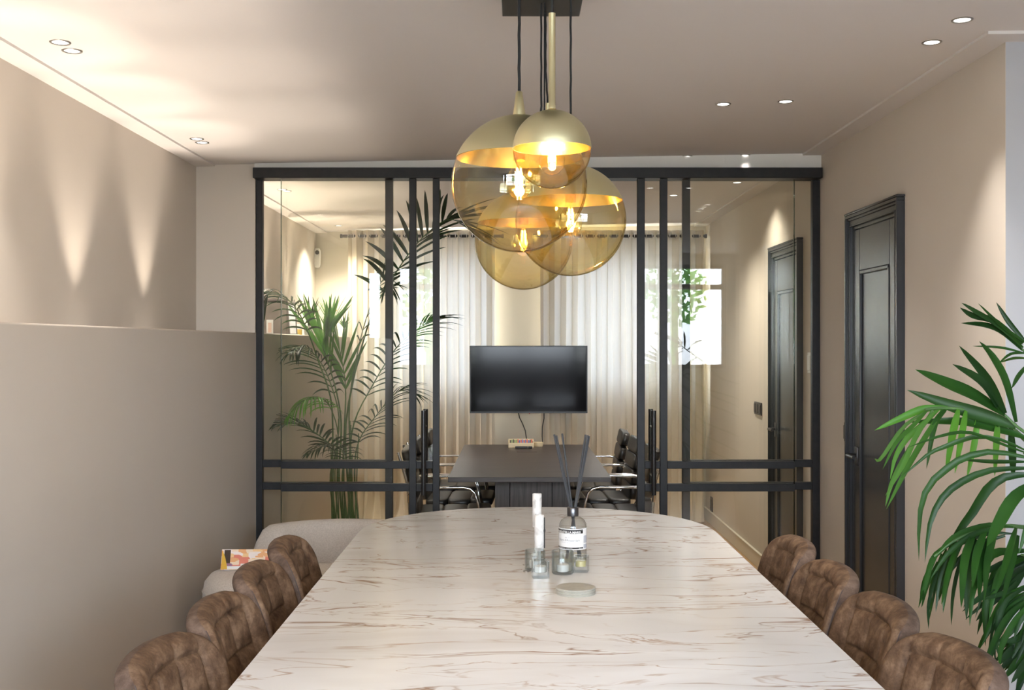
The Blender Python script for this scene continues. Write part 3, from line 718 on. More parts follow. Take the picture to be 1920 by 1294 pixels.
# ------------------------------------------------------------------ pendant cluster
t = thing('pendant_lamp', 'cluster of brass and amber glass globe pendants on a black ceiling plate', 'lamp', (.076, 2.75, 2.452))
OX = Vector((.076, 2.75, 2.452))
MB().box(-.112, .112, -.50, .50, -.002, .034).build('ceiling_plate', M['handle'], t, bevel=.002, label='rectangular black ceiling plate')
def globe(c, r, cap_h, tube=None, cone=False, cordx=None, second=None, bulb=True):
    c = Vector(c) - OX; n = 48
    zc_ = cap_h * r; ph0 = math.asin(cap_h)
    def arcp(a, b, k, rr): return [(rr * math.cos(a + (b - a) * i / k), rr * math.sin(a + (b - a) * i / k)) for i in range(k + 1)]
    g = MB().lathe([(max(.0005, q[0]), q[1]) for q in arcp(-PI / 2, ph0, 26, r)], c, n).build('glass_globe', M['amber'], t, smooth=80)
    cap = MB(); rr = r + .0012
    outer = arcp(ph0, PI / 2 - .02, 16, rr); inner = arcp(PI / 2 - .02, ph0, 16, rr - .0016)
    cap.lathe(outer, c, n); cap.lathe(inner, c, n, 1); cap.lathe([inner[-1], outer[0]], c, n)
    co = cap.build('brass_cap', [M['brass'], M['brassin']], t, smooth=50)
    topz = c.z + r
    if cone:
        MB().lathe([(.0155, -.002), (.0145, .004), (.0075, .055), (.0045, .058), (0, .058)], (c.x, c.y, topz), 20).build('collar', M['brass'], t, smooth=50); top = topz + .058
    elif tube:
        MB().lathe([(tube[0], -.002), (tube[0], tube[1] * .06), (tube[0] * .94, tube[1] * .062), (tube[0] * .94, tube[1]), (0, tube[1])], (c.x, c.y, topz), 20).build('stem_tube', M['brass'], t, smooth=50); top = topz + tube[1]
    else:
        MB().lathe([(.012, -.002), (.012, .012), (.005, .02), (0, .02)], (c.x, c.y, topz), 16).build('collar', M['brass'], t, smooth=50); top = topz + .02
    pts = [(c.x, c.y, top - .005)]
    H = 0.0
    n_ = 14
    cx = c.x if cordx is None else cordx - OX.x
    for i in range(1, n_ + 1):
        s = i / n_; z = top + (H - top) * s
        pts.append((c.x + (cx - c.x) * min(1, s * 2.6) + .0006 * math.sin(i * 2.3), c.y, z))
    MB().tube(pts, .0035 if cone else .0028, 8).build('cord', M['cord'], t, smooth=60)
    if second is not None:
        sxx = second - OX.x; MB().tube([(c.x, c.y, top), (sxx, c.y, top + .18), (sxx, c.y, 0)], .0022, 8).build('cord', M['cord'], t, smooth=60)
    if bulb:
        zt = c.z + r * .55 if r > .12 else c.z + r * .50
        if cap_h > .3: zt = c.z + r * (.42)
        bl = min(.055, r * .62)
        so = MB().lathe([(0, .0), (.014, .0), (.014, .05), (.009, .055), (0, .055)], (c.x, c.y, zt - .012), 20).build('socket', M['brassin'], t, smooth=50)
        MB().tube([(c.x, c.y, zt + .04), (c.x, c.y, topz)], .004, 8).build('rod', M['brass'], so)
        k = bl / .055
        MB().lathe([(.013 * k, 0), (.014 * k, -.012 * k), (.026 * k, -.035 * k), (.030 * k, -.055 * k), (.027 * k, -.073 * k), (.017 * k, -.086 * k), (.0005, -.091 * k)], (c.x, c.y, zt - .01), 24).build('bulb', M['bulb'], t, smooth=80)
        fm = MB()
        for a in range(4):
            an = PI / 4 + a * PI / 2
            fm.tube([(c.x + .005 * k * math.cos(an), c.y + .005 * k * math.sin(an), zt - .03 * k), (c.x + .009 * k * math.cos(an), c.y + .009 * k * math.sin(an), zt - .07 * k)], .0018, 5)
        fm.build('filament', M['filament'], t)
        point('bulb_light', OX + Vector((c.x, c.y, zt - .05 * k)), K_BULB, (1, .72, .38), .012)
globe((.0105, 2.60, 1.871), .158, .38, cone=True)
globe((.0767, 2.30, 1.899), .080, .03, tube=(.0075, .20))
globe((.095, 3.22, 1.96), .072, .03, tube=(.0062, .16), cordx=.089)
globe((.144, 2.88, 1.817), .1426, .36)
globe((.0248, 3.12, 1.788), .137, .36, cordx=.074, second=.083)

# ------------------------------------------------------------------ recessed ceiling lights
def downlight(px, py, lab, lit=True, energy=K_DOWN, ang=70, X=None, Y=None, r=.032, bright=False):
    if X is None:
        z = 2.455
        for _ in range(4):
            Y = (z - EYE) * F / (645 - py); X = (px - 965) * Y / F; z = zc(X) + .010
    else: z = zc(X) + .010
    t = thing('downlight', lab, 'ceiling light', (X, Y, z))
    MB().lathe([(r, .004), (r + .001, -.002), (r - .001, -.0035), (r - .006, -.003), (r - .009, .004)], n=28).build('ring', M['satin'], t, smooth=40)
    MB().lathe([(0, -.0012), (r - .0085, -.0012), (r - .0085, .003)], n=28).build('lens', M['lensbright'] if bright else M['lens'], t, smooth=40)
    if lit: spot('downlight_beam', (X, Y, z - .012), energy, ang, .9, SOFTW, radius=.03)
    return t
downlight(113, 79, 'far left ceiling spot of the pair above the parapet, brighter one nearest the camera', bright=True)
downlight(135, 95, 'left ceiling spot just behind the brighter one nearest the camera', lit=False)
downlight(369, 260, 'left ceiling spot near the glass partition, nearer of the pair', lit=False)
downlight(379, 267, 'left ceiling spot near the glass partition, farther of the pair', lit=False)
downlight(1804, 37, 'lit ceiling spot closest to the top right corner', bright=True)
downlight(1747, 79, 'lit ceiling spot just left of the one in the top right corner', bright=True, energy=K_DOWN * 1.5)
downlight(1356, 195, 'left ceiling spot of the middle pair right of the pendant', bright=True)
downlight(1473, 190, 'right ceiling spot of the middle pair right of the pendant', bright=True)
downlight(1396, 291, 'ceiling spot close to the partition header, right one', bright=True)
downlight(1288, 293, 'dim ceiling spot close to the partition header, left one', lit=False)
for (px, py, lb_) in ((529, 355, 'left ceiling spot behind the glass, nearer of the pair'), (537, 358, 'left ceiling spot behind the glass, farther of the pair'), (635, 423, 'farthest left ceiling spot behind the glass'),
                  (1382, 342, 'right ceiling spot behind the glass, first of the pair'), (1389, 336, 'right ceiling spot behind the glass, second of the pair'), (1263, 366, 'small ceiling spot behind the glass above the conference table')):
    downlight(px, py, lb_, energy=K_DOWN * (1.2 if px == 1382 else 3.4), ang=120, lit=px != 1389 and px != 529)
# uplights sunk in the parapet ledge wash the left wall and ceiling
for k, Y in enumerate((1.92, 2.73, 3.54, 4.35, 5.16, 6.77, 7.58, 8.39)):
    X = XL + .125; ZU = 1.43 if Y < YD else 1.56
    t = thing('uplight', 'round recessed uplight in the ledge washing the left wall', 'light', (X, Y, ZU), 0, 'uplights in the parapet ledge')
    MB().lathe([(.036, -.0), (.036, .003), (.030, .004), (.028, .0)], n=24).build('ring', M['satin'], t, smooth=40)
    MB().lathe([(0, .0012), (.028, .0012)], n=24).build('lens', M['lensbright'], t)
    spot('uplight_beam', (X, Y, ZU + .01), K_UP * (1 if Y < YD else .55), 50, .7, WARM, (0, 0, 1), .012)
    spot('uplight_halo', (X, Y, ZU + .01), K_UPW, 82, .55, WARM, (.34, 0, 1), .02)

# ------------------------------------------------------------------ beige armchair, pouf and book by the parapet
t = thing('armchair', 'beige fabric tub armchair with a rounded back in front of the glass partition', 'armchair', (-.83, 5.30, 0))
mb = MB(); rows = 22; NA = 44
R0, R1 = .40, .27
prof = []
for i in range(rows + 1):
    a = i / rows; prof.append(a)
sec = []   # cross-section (radial offset, z) closed
for k in range(28):
    a = 2 * PI * k / 28; e = .45
    sec.append((math.copysign(abs(math.cos(a)) ** e, math.cos(a)), math.copysign(abs(math.sin(a)) ** e, math.sin(a))))
for i in range(NA + 1):
    th = math.radians(-35 + 250 * i / NA)     # open toward -y (camera)
    endf = min(1, min(i, NA - i) / 2.5); endf = math.sqrt(max(.02, 1 - (1 - endf) ** 2))
    side = max(0, math.sin(th)); sm = min(1, side / .45); ztop = .47 + .150 * (sm * sm * (3 - 2 * sm))
    rm = .345; ht = (ztop - .10) / 2; zm = .10 + ht; tk = .07 * endf
    for (a, b) in sec:
        rr = rm + a * tk; z = zm + b * ht * (.9 + .1 * endf)
        mb.v.append((rr * math.cos(th) * 1.08, rr * math.sin(th) * .95, z))
m_ = len(sec)
for i in range(NA):
    for k in range(m_): mb.f.append([i * m_ + k, (i + 1) * m_ + k, (i + 1) * m_ + (k + 1) % m_, i * m_ + (k + 1) % m_]); mb.m.append(0)
mb.f.append(list(range(m_))); mb.m.append(0); mb.f.append([NA * m_ + k for k in range(m_)][::-1]); mb.m.append(0)
mb.build('shell', M['beige'], t, smooth=60)
MB().pad((0, -.06, .33), (.60, .58, .22), .4, 36, 14).build('seat_cushion', M['beige'], t, smooth=60)
for sx_ in (-1, 1):
    for sy in (-1, 1): MB().tube([(sx_ * .22, sy * .2, .11), (sx_ * .25, sy * .23, 0)], [.016, .010], 10).build('leg', M['handle'], t, smooth=50)
t = thing('pouf', 'low round beige fabric pouf between the parapet and the brown chairs', 'pouf', (-1.045, 4.66, 0))
MB().lathe([(0, .02), (.20, .02), (.235, .04), (.245, .10), (.245, .47), (.238, .52), (.215, .548), (.17, .560), (0, .565)], n=56).build('body', M['beige'], t, smooth=60)
MB().tube([(.2455 * math.cos(2 * PI * k / 48), .2455 * math.sin(2 * PI * k / 48), .485) for k in range(49)], .0025, 6).build('piping', M['beige'], t, smooth=60)
t = thing('magazine', 'glossy picture book with orange and pink cover propped on the beige pouf', 'book', (-1.10, 4.63, .563), 0)
t.rotation_euler = (math.radians(-22), 0, math.radians(2))
MB().box(-.115, .115, -.004, .0, .003, .088).build('front_cover', M['print'], t, bevel=.0006)
MB().box(-.113, .113, .0, .012, .004, .087).build('pages', M['labelwhite'], t)
MB().box(-.115, .115, .012, .015, .003, .088).build('back_cover', M['print'], t)
mb = MB()
mb.add([(-.113, -.0046, .086), (-.106, -.0046, .070), (-.098, -.0046, .050), (-.090, -.0046, .020), (-.088, -.0046, .005), (-.113, -.0046, .005)], [(0, 5, 4, 3, 2, 1)])
mb.build('yellow_picture', mat('yellow print', (.75, .45, .05), .3), t)
MB().box(-.104, -.078, -.0045, -.004, .03, .085).build('dark_picture', mat('dark print', (.05, .03, .02), .3), t)
MB().box(-.09, .112, -.0045, -.004, .006, .018).build('white_strip', M['labelwhite'], t)
t['label'] = 'glossy picture book with orange and pink cover propped on the beige pouf'

# ------------------------------------------------------------------ meeting room: conference table
t = thing('conference_table', 'dark grey oak conference table behind the glass doors', 'table', (.085, 7.42, 0))
MB().box(-.465, .465, -1.04, 1.04, .712, .740).build('tabletop', M['darktop'], t, bevel=.002)
MB().box(-.205, -.115, -.60, .60, 0, .712).build('base_panel', M['darkwood'], t, bevel=.002)
MB().box(-.113, .142, -.62, .62, 0, .712).build('base_panel', M['darkwood'], t, bevel=.002)
MB().box(.144, .255, -.60, .60, 0, .712).build('base_panel', M['darkwood'], t, bevel=.002)
lid = MB().box(-.07, .07, .45, .57, .7402, .7418).build('cable_lid', M['darktop'], t, bevel=.001)
# pens in a cream organiser, dish
t = thing('pen_organizer', 'cream desktop organiser filled with pens on the conference table', 'organizer', (P(977, 0, 8.22).x, 8.22, .740), 0)
mb = MB(); mb.box(-.094, .094, -.03, -.022, 0, .036); mb.box(-.094, .094, .06, .068, 0, .058); mb.box(-.094, -.086, -.022, .06, 0, .048); mb.box(.086, .094, -.022, .06, 0, .048); mb.box(-.086, .086, -.022, .06, 0, .006)
mb.build('tray', M['cream'], t, bevel=.003)
for k in range(15):
    x = -.078 + k * .0112; MB().tube([(x, -.012, .014), (x, .045, .048 + .003 * (k % 3))], .0042, 8).build('pen', M[('pen4', 'pen3', 'pen4', 'pen3', 'pen3', 'pen1', 'pen2', 'pen1', 'pen2', 'pen1', 'pen2', 'pen1', 'pen2', 'pen4', 'pen1')[k]], t)
t = thing('marker', 'thick black marker lying in front of the cream organiser', 'marker', (P(982, 0, 8.12).x, 8.12, .7495), 0)
MB().tube([(-.062, 0, 0), (-.058, 0, 0), (.03, 0, 0)], [.007, .009, .009], 12).build('barrel', M['pen4'], t, smooth=40)
MB().tube([(.032, 0, 0), (.058, 0, 0), (.062, 0, 0)], [.0094, .0094, .007], 12).build('cap', M['blackplastic'], t, smooth=40)
t = thing('round_dish', 'small round cream dish beside the organiser on the conference table', 'dish', (P(1009, 0, 8.30).x, 8.30, .740), 0)
MB().lathe([(0, 0), (.032, 0), (.036, .008), (.036, .026), (.032, .026), (.031, .008), (0, .006)], n=28).build('bowl', M['cream'], t, smooth=40)
MB().lathe([(0, .022), (.034, .022), (.0365, .026), (.0365, .032), (.0, .034)], n=28).build('lid', M['cream'], t, smooth=40)

# television
t = thing('television', 'large black flat television hanging in front of the cream curtains', 'television', (.1145, 9.20, 0))
MB().box(-.481, .481, .012, .055, .934, 1.482).build('casing', M['bezel'], t, bevel=.004)
MB().box(-.484, .484, .0, .014, .930, 1.485).build('bezel', M['bezel'], t, bevel=.002)
MB().box(-.474, .474, -.001, .002, .945, 1.477).build('screen', M['screen'], t)
MB().box(.004, .010, -.003, .004, .925, .931).build('badge', M['red'], t)
MB().box(-.06, .06, .055, .41, 1.15, 1.28).build('wall_mount', M['blackplastic'], t)
def cable(lab, pts):
    o = MB().tube(pts, .0042, 8).build('cable', M['blackplastic'], smooth=60); tag(o, lab, 'cable'); return o
cable('left black cable hanging from the television to the table', [P(972, 774, 9.24), P(974, 783, 9.22), P(980, 795, 9.1), P(985, 808, 8.9), P(987, 822, 8.6)])
cable('right black cable hanging from the television to the cream dish', [P(1020, 774, 9.24), P(1020, 785, 9.2), P(1017, 800, 9.1), P(1016.5, 818, 9.0), P(1018, 838, 8.75)])

# curtains with eyelets and rods
def curtain(lab, x0, x1, npl, seed, amp=.042):
    t = thing('curtain', lab, 'curtain', ((x0 + x1) / 2, 9.43, 0), 0)
    rnd = random.Random(seed); cx = (x0 + x1) / 2
    n = npl * 14; rows = 22; ztop = 2.445
    ph = [rnd.uniform(-.5, .5) for _ in range(npl + 2)]; am = [rnd.uniform(.75, 1.25) for _ in range(npl + 2)]
    sh = [rnd.uniform(-.012, .012) for _ in range(npl + 2)]
    mb = MB()
    for j in range(rows + 1):
        s = j / rows; z = ztop * (1 - s) + .012
        for i in range(n + 1):
            u = i / n; q = u * npl; c = int(min(q, npl - 1)); fr = q - c
            a = am[c] * (1 - fr) + am[c + 1] * fr; d = sh[c] * (1 - fr) + sh[c + 1] * fr
            p_ = ph[c] * (1 - fr) + ph[c + 1] * fr
            fall = .35 + .65 * min(1, s * 3)
            y = amp * a * math.sin(2 * PI * q + p_ * s * 2.2) * (.75 + .25 * s)
            y += .012 * math.sin(5.1 * q + 3 * s + seed) * s
            x = x0 + (x1 - x0) * u + d * s * 1.5 + .010 * math.sin(4 * PI * q + p_) * (1 - .3 * s)
            fl_ = max(0, s - .93) / .07
            y -= fl_ ** 1.5 * (.03 + .05 * abs(math.sin(q * 1.9 + seed)))
            x += fl_ * .03 * math.sin(q * 2.7)
            mb.v.append((x - cx, y, max(.004, z)))
    m_ = n + 1
    for j in range(rows):
        for i in range(n): mb.f.append([j * m_ + i, j * m_ + i + 1, (j + 1) * m_ + i + 1, (j + 1) * m_ + i]); mb.m.append(0)
    mb.build('cloth', M['curtain'], t, smooth=80)
    for k in range(npl):
        for h in (0, .5):
            xx = x0 + (x1 - x0) * (k + h + .0) / npl - cx
            mm = MB()
            mm.tube([(xx, .024 * math.cos(2 * PI * a / 12), 2.408 + .024 * math.sin(2 * PI * a / 12)) for a in range(13)], .0035, 6)
            mm.build('eyelet', M['chrome'], t, smooth=60)
    return t
curtain('ecru linen curtain left of the television, in front of the left window', -1.40, -.165, 13, 3)
curtain('ecru linen curtain right of the television, in front of the right window', .215, 1.60, 14, 8)
def rod(lab, x0, x1):
    t = thing('curtain_rod', lab, 'curtain rod', ((x0 + x1) / 2, 9.43, 2.408)); w = (x1 - x0) / 2
    MB().tube([(-w, 0, 0), (w, 0, 0)], .013, 14).build('pole', M['handle'], t, smooth=40)
    for s_ in (-1, 1):
        MB().tube([(s_ * w, 0, 0), (s_ * (w + .018), 0, 0)], .018, 14).build('finial', M['handle'], t, smooth=40)
        MB().box(s_ * (w - .08) - .01, s_ * (w - .08) + .01, -.005, .187, -.01, .012).build('bracket', M['handle'], t)
rod('black curtain rod over the left window', -1.45, -.11); rod('black curtain rod over the right window', .17, 1.60)

# motion sensor on the rear wall corner
t = thing('motion_sensor', 'white oblong alarm sensor with dark eye high in the rear corner', 'sensor', (P(594, 0, 9.55).x, 9.55, 2.235))
MB().pad((0, .02, 0), (.058, .055, .168), .55, 24, 14).build('housing', M['white'], t, smooth=60)
MB().pad((.004, -.004, .045), (.034, .018, .038), .9, 16, 10).build('eye', M['blackplastic'], t, smooth=60)

# ------------------------------------------------------------------ office chairs (local: faces +x)
def office_chair(lab, loc, rz):
    t = thing('office_chair', lab, 'chair', loc, rz, 'black leather office chairs at the conference table')
    def rot(mb, a, o): 
        return mb.xform(Matrix.Translation(o) @ Matrix.Rotation(a, 4, 'Y'))
    for k in range(3):       # seat pads
        MB().pad((-.14 + k * .145, 0, .475 + (.006 if k == 2 else 0)), (.148, .47, .050), .30, 28, 12).build('seat_pad', M['leather'], t, smooth=60)
    for k in range(4):       # back pads, leaning
        z = .535 + k * .098; a = math.radians(-(4 + 3.2 * k)); x = -.225 - (.004, .014, .030, .050)[k]
        rot(MB().pad((0, 0, 0), (.058, .44, .100), .34, 28, 12), a, Vector((x, 0, z))).build('back_pad', M['leather'], t, smooth=60)
    for s_ in (-1, 1):
        y = s_ * .236
        MB().tube([(.20, y, .445), (0, y, .442), (-.17, y, .440), (-.225, y, .455), (-.255, y, .50), (-.262, y, .60), (-.275, y, .70), (-.305, y, .80), (-.325, y, .865)], .009, 8).build('side_rail', M['chrome'], t, smooth=60)
        y2 = s_ * .285
        MB().tube([(-.262, s_ * .24, .575), (-.262, y2, .625), (-.24, y2, .655), (-.20, y2, .662), (.06, y2, .665), (.10, y2, .655), (.125, y2, .63), (.14, y2, .58), (.165, y2, .46), (.15, s_ * .24, .43)], .0085, 8).build('armrest', M['chrome'], t, smooth=60)
    for (x_, z_) in ((-.290, .80), (-.02, .437)):
        MB().tube([(x_, -.236, z_), (x_, .236, z_)], .011, 8).build('crossbar', M['chrome'], t, smooth=60)
    for s_ in (-1, 1): MB().tube([(.20, s_ * .236, .445), (.20, s_ * .262, .445)], .014, 12).build('rail_cap', M['chrome'], t, smooth=40)
    MB().tube([(0, 0, .07), (0, 0, .25), (0, 0, .25), (0, 0, .43)], [.028, .028, .018, .018], 16).build('gas_column', M['chrome'], t, smooth=40)
    MB().box(-.09, .09, -.07, .07, .415, .44).build('tilt_box', M['blackplastic'], t, bevel=.006)
    for k in range(5):
        a = 2 * PI * k / 5 + .3; c, s_ = math.cos(a), math.sin(a)
        lg = MB().tube([(.02 * c, .02 * s_, .10), (.29 * c, .29 * s_, .068)], [.019, .012], 10).build('base_leg', M['chrome'], t, smooth=50)
        mb = MB()
        for d in (-.014, .014): mb.tube([(.29 * c - s_ * (d - .007), .29 * s_ + c * (d - .007), .028), (.29 * c - s_ * (d + .007), .29 * s_ + c * (d + .007), .028)], .027, 14)
        mb.build('castor', M['blackplastic'], lg, smooth=40)
    return t
o0 = office_chair('black leather office chair right of the conference table, nearest the doors', (.555, 6.82, 0), PI)
place_copy(o0, (.535, 7.45, 0), PI + .04, 'black leather office chair at the right side of the conference table, middle of three')
place_copy(o0, (.505, 8.06, 0), PI - .02, 'black leather office chair right of the conference table, farthest from the doors')
place_copy(o0, (-.365, 6.80, 0), .03, 'black leather office chair left of the conference table, nearest the doors')
place_copy(o0, (-.36, 7.44, 0), -.03, 'black leather office chair at the left side of the conference table, middle of three')
place_copy(o0, (-.345, 8.08, 0), .0, 'black leather office chair left of the conference table, farthest from the doors')

# ------------------------------------------------------------------ palms
def bez(pts, n):
    pts = [Vector(p) for p in pts]; out = []     # Catmull-Rom through the points
    P_ = [pts[0] * 2 - pts[1]] + pts + [pts[-1] * 2 - pts[-2]]
    seg = len(pts) - 1
    for k in range(n + 1):
        u = seg * k / n; i = min(int(u), seg - 1); f = u - i
        a, b, c, d = P_[i], P_[i + 1], P_[i + 2], P_[i + 3]
        out.append(.5 * ((2 * b) + (c - a) * f + (2 * a - 5 * b + 4 * c - d) * f * f + (3 * b - a - 3 * c + d) * f ** 3))
    return out
def frond(plant, base, pts, mt, nleaf=24, lmax=.30, wmax=.016, start=.35, droop=.16, spread=58, up=.25, seed=0, r=.005, side=(1, -1), seg=7):
    rnd = random.Random(seed); base = Vector(base)
    path = [p - base for p in bez([Vector(q) for q in pts], 26)]
    n = len(path); rs = [r * (1 - .8 * i / (n - 1)) for i in range(n)]
    fr = MB().tube(path, rs, 6).build('frond', M['stem'], plant, smooth=60)
    for k in range(nleaf):
        s = k / (nleaf - 1); u = start + (1 - start) * s; idx = u * (n - 1); i = min(int(idx), n - 2); f = idx - i
        p = path[i].lerp(path[i + 1], f); t_ = (path[i + 1] - path[i]).normalized()
        upv = Vector((0, 0, 1)); sd = t_.cross(upv)
        if sd.length < .15: sd = Vector((1, 0, 0)).cross(t_)
        sd.normalize(); nr = sd.cross(t_).normalized()
        Lk = lmax * (.45 + .55 * math.sin(PI * min(1, .18 + .80 * s)) ) * rnd.uniform(.88, 1.1)
        if s > .85: Lk *= 1 - (s - .85) * 2.2
        for sg in side:
            ang = math.radians(spread * (1 - .62 * s) + rnd.uniform(-6, 6))
            d = (sd * sg * math.sin(ang) + t_ * math.cos(ang) + nr * up * rnd.uniform(.7, 1.3)).normalized()
            q = p.copy(); st = Lk / seg; mb = MB(); dr = droop * rnd.uniform(.75, 1.35)
            bw = d.cross(nr).normalized()
            for m_ in range(seg + 1):
                w = m_ / seg; wd = wmax * (math.sin(PI * min(1, w * .93 + .05)) ** .7) * (1 - .45 * w) * 1.1
                if m_ == seg: wd = .0004
                bw = (bw - d * bw.dot(d)).normalized(); nn = bw.cross(d).normalized()
                mb.v += [tuple(q - bw * wd * .5 + nn * wd * .13), tuple(q - nn * wd * .10), tuple(q + bw * wd * .5 + nn * wd * .13)]
                d = (d + Vector((0, 0, -1)) * dr * (0.5 + w)).normalized(); q = q + d * st
            for m_ in range(seg):
                a = m_ * 3; mb.f += [[a, a + 1, a + 4, a + 3], [a + 1, a + 2, a + 5, a + 4]]; mb.m += [0, 0]
            mb.build('leaflet', mt, fr, smooth=80)
    return fr
def pot(t, r, h, mt):
    MB().lathe([(0, 0), (r * .78, 0), (r * .82, .01), (r, h - .02), (r, h), (r - .015, h), (r - .02, h - .05), (0, h - .05)], n=40).build('pot', mt, t, smooth=40)
    MB().lathe([(0, h - .045), (r - .018, h - .048)], n=28).build('soil', M['soil'], t)
# palm behind the glass
B1 = Vector((-1.04, 6.86, 0))
t = thing('potted_palm', 'tall kentia palm behind the left glass panel in the meeting room', 'plant', B1)
pot(t, .17, .33, M['potgrey'])
def Q(*a): return [P(*q) for q in a]
G = lambda dx, dy=0: (B1.x + dx * 2.4, B1.y + dy, .30)
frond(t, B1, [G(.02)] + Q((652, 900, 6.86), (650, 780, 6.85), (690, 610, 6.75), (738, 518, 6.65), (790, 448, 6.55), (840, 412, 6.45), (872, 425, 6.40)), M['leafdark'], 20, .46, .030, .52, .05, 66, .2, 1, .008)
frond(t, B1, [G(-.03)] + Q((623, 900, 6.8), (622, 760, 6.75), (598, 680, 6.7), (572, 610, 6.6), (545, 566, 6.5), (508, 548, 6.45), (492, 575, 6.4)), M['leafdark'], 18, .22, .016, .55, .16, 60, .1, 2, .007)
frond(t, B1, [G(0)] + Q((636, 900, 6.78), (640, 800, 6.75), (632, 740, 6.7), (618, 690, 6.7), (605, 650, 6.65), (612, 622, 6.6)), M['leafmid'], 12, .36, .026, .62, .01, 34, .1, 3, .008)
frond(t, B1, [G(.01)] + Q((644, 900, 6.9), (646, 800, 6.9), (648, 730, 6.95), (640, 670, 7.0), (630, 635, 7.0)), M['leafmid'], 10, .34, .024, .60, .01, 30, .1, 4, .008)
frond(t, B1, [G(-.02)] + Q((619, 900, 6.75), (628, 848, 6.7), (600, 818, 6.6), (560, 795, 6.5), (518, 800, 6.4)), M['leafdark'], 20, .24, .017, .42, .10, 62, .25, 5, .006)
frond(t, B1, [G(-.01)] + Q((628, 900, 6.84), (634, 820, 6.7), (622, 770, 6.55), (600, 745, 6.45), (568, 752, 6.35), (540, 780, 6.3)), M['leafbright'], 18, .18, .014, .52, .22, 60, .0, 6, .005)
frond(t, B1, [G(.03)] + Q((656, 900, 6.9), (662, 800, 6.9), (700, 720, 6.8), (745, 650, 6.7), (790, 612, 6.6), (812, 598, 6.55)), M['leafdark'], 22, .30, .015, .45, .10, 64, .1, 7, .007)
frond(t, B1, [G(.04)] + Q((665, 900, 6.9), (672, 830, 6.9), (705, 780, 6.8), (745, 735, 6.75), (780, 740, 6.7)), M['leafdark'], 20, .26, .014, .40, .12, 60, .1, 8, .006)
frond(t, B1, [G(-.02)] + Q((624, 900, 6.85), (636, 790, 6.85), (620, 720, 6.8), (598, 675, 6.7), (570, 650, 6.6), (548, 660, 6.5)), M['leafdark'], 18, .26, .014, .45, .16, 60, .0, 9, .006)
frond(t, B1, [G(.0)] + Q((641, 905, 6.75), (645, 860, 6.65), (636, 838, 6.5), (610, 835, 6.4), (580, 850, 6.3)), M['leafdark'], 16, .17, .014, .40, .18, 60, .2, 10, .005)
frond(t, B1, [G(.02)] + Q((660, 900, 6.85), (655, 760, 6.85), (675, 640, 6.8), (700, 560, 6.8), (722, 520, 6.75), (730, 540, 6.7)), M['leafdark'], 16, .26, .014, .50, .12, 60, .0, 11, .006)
for k in range(9):
    x0 = B1.x + random.uniform(-.09, .09); MB().tube([(x0 - B1.x, random.uniform(-.05, .05), .28), (x0 * 1.0 - B1.x + random.uniform(-.02, .02), random.uniform(-.05, .05), .78 + random.uniform(0, .3))], [.0045, .003], 7).build('stem', M['stem'], t, smooth=60)
# palm at the right foreground
B2 = Vector((1.92, 3.22, 0))
t = thing('potted_palm', 'lush green palm at the right edge in front of the wall corner', 'plant', B2)
pot(t, .19, .36, M['potgrey'])
g2 = lambda dx, dy=0: (B2.x + dx, B2.y + dy, .33)
D = 3.0
def blade(par, origin, pts, wpx, Y, mt, rnd):
    # one long leaflet through measured points; the tip comes a little nearer or farther than the foot
    dy = rnd.uniform(-.16, .10); n = 10; k_ = len(pts) - 1
    P3 = [P(a, b, Y + dy * i / k_) for i, (a, b) in enumerate(pts)]
    path = bez(P3, n); w0 = wpx * Y / F; mb = MB()
    tilt = rnd.uniform(-.5, .5)
    for i, q in enumerate(path):
        d = (path[min(i + 1, n)] - path[max(i - 1, 0)]).normalized(); s_ = i / n
        nn = (Vector((rnd.uniform(-.02, .02) + tilt, -1, .35 + tilt * .5))); bw = nn.cross(d).normalized(); nn = d.cross(bw).normalized()
        wd = w0 * (math.sin(PI * min(1, .10 + s_ * .88)) ** .75) * 1.05 if i < n else .0004
        q = q - origin
        mb.v += [tuple(q - bw * wd * .5 + nn * wd * .16), tuple(q - nn * wd * .08), tuple(q + bw * wd * .5 + nn * wd * .16)]
    for i in range(n):
        a = i * 3; mb.f += [[a, a + 1, a + 4, a + 3], [a + 1, a + 2, a + 5, a + 4]]; mb.m += [0, 0]
    return mb.build('leaflet', mt, par, smooth=80)
def hand_frond(rachis, Yb, blades, seed, mt='leaf'):
    rnd = random.Random(seed)
    path = [p - B2 for p in bez([B2 + Vector((rnd.uniform(-.04, .04), rnd.uniform(-.04, .04), .33))] + [Vector(p) for p in rachis], 24)]
    fr = MB().tube(path, [.009 - .006 * i / 24 for i in range(25)], 7).build('frond', M['stem'], t, smooth=60)
    if seed >= 35:      # the lower fronds grow denser
        for b in list(blades):
            jx, jy = rnd.uniform(-6, 26), rnd.uniform(8, 34)
            blades = blades + [(b[0] * rnd.uniform(.75, 1.0), [(q[0] + jx * (.4 + .6 * i / 3), q[1] + jy * (.5 + .5 * i / 3)) for i, q in enumerate(b[1])], rnd.choice(('leaf', 'leafdark')))]
    for b in blades:
        blade(fr, B2, b[1], b[0], Yb, M[b[2] if len(b) > 2 else mt], rnd)
    return fr
